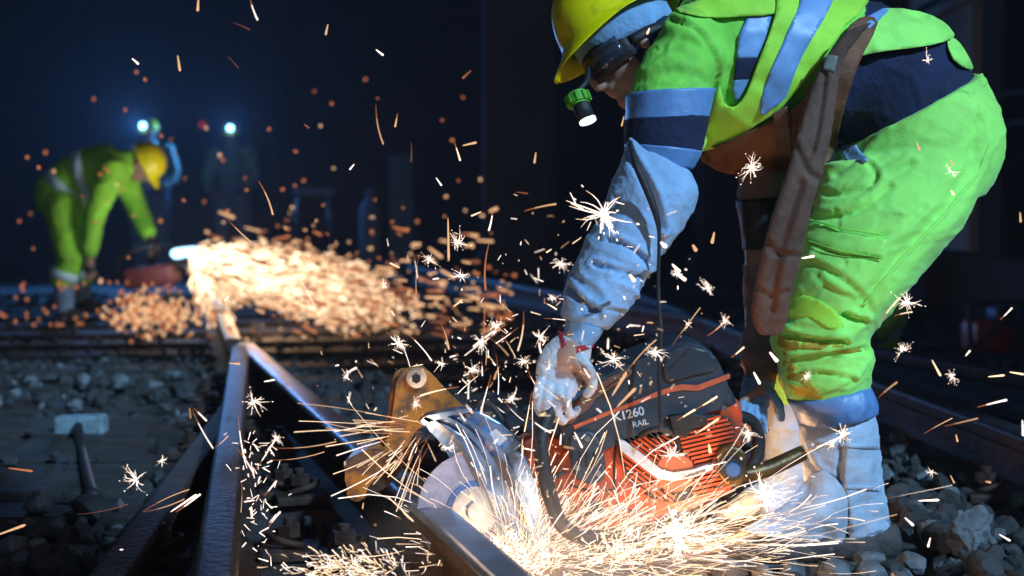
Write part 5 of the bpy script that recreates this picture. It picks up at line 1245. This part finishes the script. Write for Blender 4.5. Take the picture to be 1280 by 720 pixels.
stuff(s, 'spark_shower', ['w', 'h', 'p'], 'dense white-hot shower of sparks pouring out under the saw')
s = SM()
for i in range(260):
    x, y = rg.gauss(438, 36), rg.gauss(709, 10); a = math.atan2(-(y-740), x-520)+rg.gauss(0, .45); L = rg.uniform(3, 18); Y = rg.uniform(2.45, 2.62); w_ = rg.choice([.4, .55, .9])*PX(Y)
    if y < 655: continue
    s.fil(P(x, y, Y), P(x+cos(a)*L, y-sin(a)*L, Y), w_, 0 if rg.random() < .5 else 1, 1, rg.gauss(0, .08), 4, 4)
for i in range(90):
    x, y = rg.gauss(322, 14), rg.uniform(550, 700); a = rg.uniform(0, 6.3); L = rg.uniform(3, 14); Y = rg.uniform(2.6, 3.3); w_ = rg.choice([.4, .55, .9])*PX(Y)
    s.seg(P(x, y, Y), P(x+cos(a)*L, y-sin(a)*L, Y), w_*.6, w_, 0)
stuff(s, 'spark_shower', ['w', 'h'], 'sparks skipping along the rails at the bottom left of the saw')
# fine dust of sparks all over the middle
s = SM()
for i in range(520):
    x, y = rg.gauss(690, 150), rg.gauss(500, 120); a = rg.uniform(0, 6.3); L = rg.choice([1, 2, 3, 5, 8, 14]); Y = rg.uniform(2.2, 2.78) if x > 660 else rg.uniform(2.2, 3.6); w_ = rg.choice([.35, .45, .6, 1.0])*PX(Y)
    if y < 260 or (x > 880 and y < 520) or (752 < x < 826 and 500 < y < 545): continue
    s.seg(P(x, y, Y), P(x+cos(a)*L, y-sin(a)*L, Y), w_*.7, w_, rg.choice([0, 0, 1, 2]))
stuff(s, 'spark_dust', ['w', 'h', 'p'], 'fine specks of sparks drifting round the saw')
# the grinder's plume, far behind
s = SM()
def edge_top(x): return 300+(x-240)*.02+ max(0, x-430)*.10
SP_R = [(-14, 60), (-6, 110), (2, 185), (9, 265), (16, 285), (23, 250), (30, 170), (36, 105), (44, 84), (58, 92), (66, 122), (74, 90), (84, 40)]
def reach(a):
    for (a0, r0), (a1, r1) in zip(SP_R, SP_R[1:]):
        if a0 <= a <= a1: return r0+(r1-r0)*(a-a0)/(a1-a0)
    return 0
N_ = 0
while N_ < 3700:
    a = rg.gauss(16, 9) if rg.random() < .72 else rg.uniform(20, 82); rm = reach(a)
    if rm <= 0: continue
    q = rg.random()**.62; r = rm*q*rg.uniform(.9, 1.08)
    if q > .7 and rg.random() < (q-.7)*2.2: continue
    x, y = 236+r*cos(R(a)), 314+r*sin(R(a))+rg.gauss(0, 2+r*.02)
    Y = 8.6+rg.gauss(0, .35); aa = -R(a)+rg.gauss(0, .12+.5*q*q); L = rg.uniform(5, 22)*(1-.55*q); w_ = rg.uniform(.8, 1.7)*PX(Y)
    mi = 4 if rg.random() < .75-q else (0 if rg.random() < .62-.4*q else 1 if rg.random() < .75 else rg.choice([2, 3]))
    s.seg(P(x, y, Y), P(x+cos(aa)*L, y-sin(aa)*L, Y), w_*.7, w_, mi, 4); N_ += 1
for i in range(420):                                        # loose outliers of the plume
    x = rg.uniform(250, 640); y = rg.gauss(345+(x-250)*.08, 42); Y = rg.uniform(5.5, 8.8); L = rg.choice([0, 2, 4, 10, 20]); a = rg.gauss(-.15, .2); w_ = rg.uniform(1.3, 2.6)*PX(Y)
    if y > 425 or y < 262: continue
    s.seg(P(x, y, Y), P(x+cos(a)*(L+2), y-sin(a)*(L+2), Y), w_*.7, w_, rg.choice([1, 1, 2, 3]), 5)
stuff(s, 'spark_plume', ['h', 'p', 'o', 'd', 'y'], 'big blurred orange plume of sparks streaming right from the far grinder')
s = SM()
for i in range(330):
    x = rg.gauss(188, 26); y = rg.gauss(388, 13); Y = rg.uniform(7.4, 8.3); w_ = rg.uniform(1.4, 2.6)*PX(Y)
    s.seg(P(x, y, Y), P(x+rg.uniform(-3, 3), y+rg.uniform(3, 6), Y), w_, w_, rg.choice([0, 0, 1]), 6)
for i in range(80):
    x = rg.uniform(0, 270); y = rg.uniform(350, 405); Y = rg.uniform(7, 8.5); w_ = rg.uniform(1.2, 2.2)*PX(Y); s.seg(P(x, y, Y), P(x, y+4, Y), w_, w_, 1, 6)
stuff(s, 'spark_plume', ['p', 'o'], 'glowing droplets bouncing on the ground by the stooping worker\'s feet')
s = SM()
for i in range(70):
    x = rg.uniform(20, 600); y = rg.gauss(230, 60); Y = rg.uniform(5, 8.5); w_ = rg.uniform(1.6, 2.6)*PX(Y)
    if y < 60 or y > 330: continue
    s.seg(P(x, y, Y), P(x+rg.uniform(-2, 2), y+rg.uniform(2, 5), Y), w_, w_, rg.choice([0, 1, 1, 2]), 6)
stuff(s, 'drifting_sparks', ['p', 'o', 'd'], 'blurred orange specks drifting high in the dark on the left')
# flame at the grinder's nose and the molten cut
bm = bmesh.new(); ball(bm, P(232, 315, 8.75), (.055, .05, .030), 16); ball(bm, P(222, 317, 8.75), (.045, .05, .034), 14); ball(bm, P(241, 312, 8.75), (.04, .04, .02), 14)
tag(link('grinding_flash', fuse(bm, .01, 3), glow('flash_light', (.40, .75, 1.0), 3.0)), 'blue-white flash where the far grinder touches the rail', 'flash')
def plight(name, loc, e, col, r=.05):
    ld = bpy.data.lights.new(name, 'POINT'); ld.energy = e; ld.color = col; ld.shadow_soft_size = r
    o = bpy.data.objects.new(name, ld); C.objects.link(o); o.location = loc; return o
plight('flash_glow', P(238, 312, 8.5), 14, (.6, .8, 1.0))
plight('plume_glow', P(330, 345, 8.3), 40, (1.0, .55, .25), .25)
plight('leg_glow', P(905, 628, 3.18), 4.5, (1.0, .50, .22), .04)
sm = bmesh.new(); ball(sm, V((0, 0, 0)), (1, 1, 1), 24)  # added scattering volume that makes the glow around the cut
so_ = link('cut_glow_volume', tomesh(sm), None); so_.location = P(690, 690, 2.72); so_.scale = (.46, .22, .20); tag(so_, 'smoke volume added to spread a warm glow around the cut under the saw', 'smoke', kind='stuff')
m_ = bpy.data.materials.new('glow_volume'); m_.use_nodes = True; n_ = m_.node_tree.nodes; l_ = m_.node_tree.links; n_.clear()
tc_ = n_.new('ShaderNodeTexCoord'); vl = n_.new('ShaderNodeVectorMath'); vl.operation = 'LENGTH'; l_.new(tc_.outputs['Object'], vl.inputs[0])
mr_ = n_.new('ShaderNodeMapRange'); mr_.interpolation_type = 'SMOOTHSTEP'; mr_.inputs[1].default_value = 1.0; mr_.inputs[2].default_value = .05; mr_.inputs[3].default_value = 0; mr_.inputs[4].default_value = 1.5; l_.new(vl.outputs['Value'], mr_.inputs[0])
pv_ = n_.new('ShaderNodeVolumePrincipled'); pv_.inputs['Color'].default_value = (1, .93, .86, 1); l_.new(mr_.outputs[0], pv_.inputs['Density'])
oo_ = n_.new('ShaderNodeOutputMaterial'); l_.new(pv_.outputs[0], oo_.inputs['Volume']); so_.data.materials.append(m_)
plight('cut_glow', P(676, 704, 2.59), 1.9, (1.0, .60, .34), .05)
plight('shower_glow', P(880, 668, 2.72), 3.5, (1.0, .55, .28), .05)
plight('guard_glow', P(520, 545, 2.70), .8, (1.0, .62, .36), .03)
plight('rail_glow', P(430, 700, 2.5), 1.2, (1.0, .55, .28), .03)
for o in bpy.data.objects:
    if o.get('label') and len(o['label'].split()) > 16: o['label'] = ' '.join(o['label'].replace(' and ', '/').split()[:16])
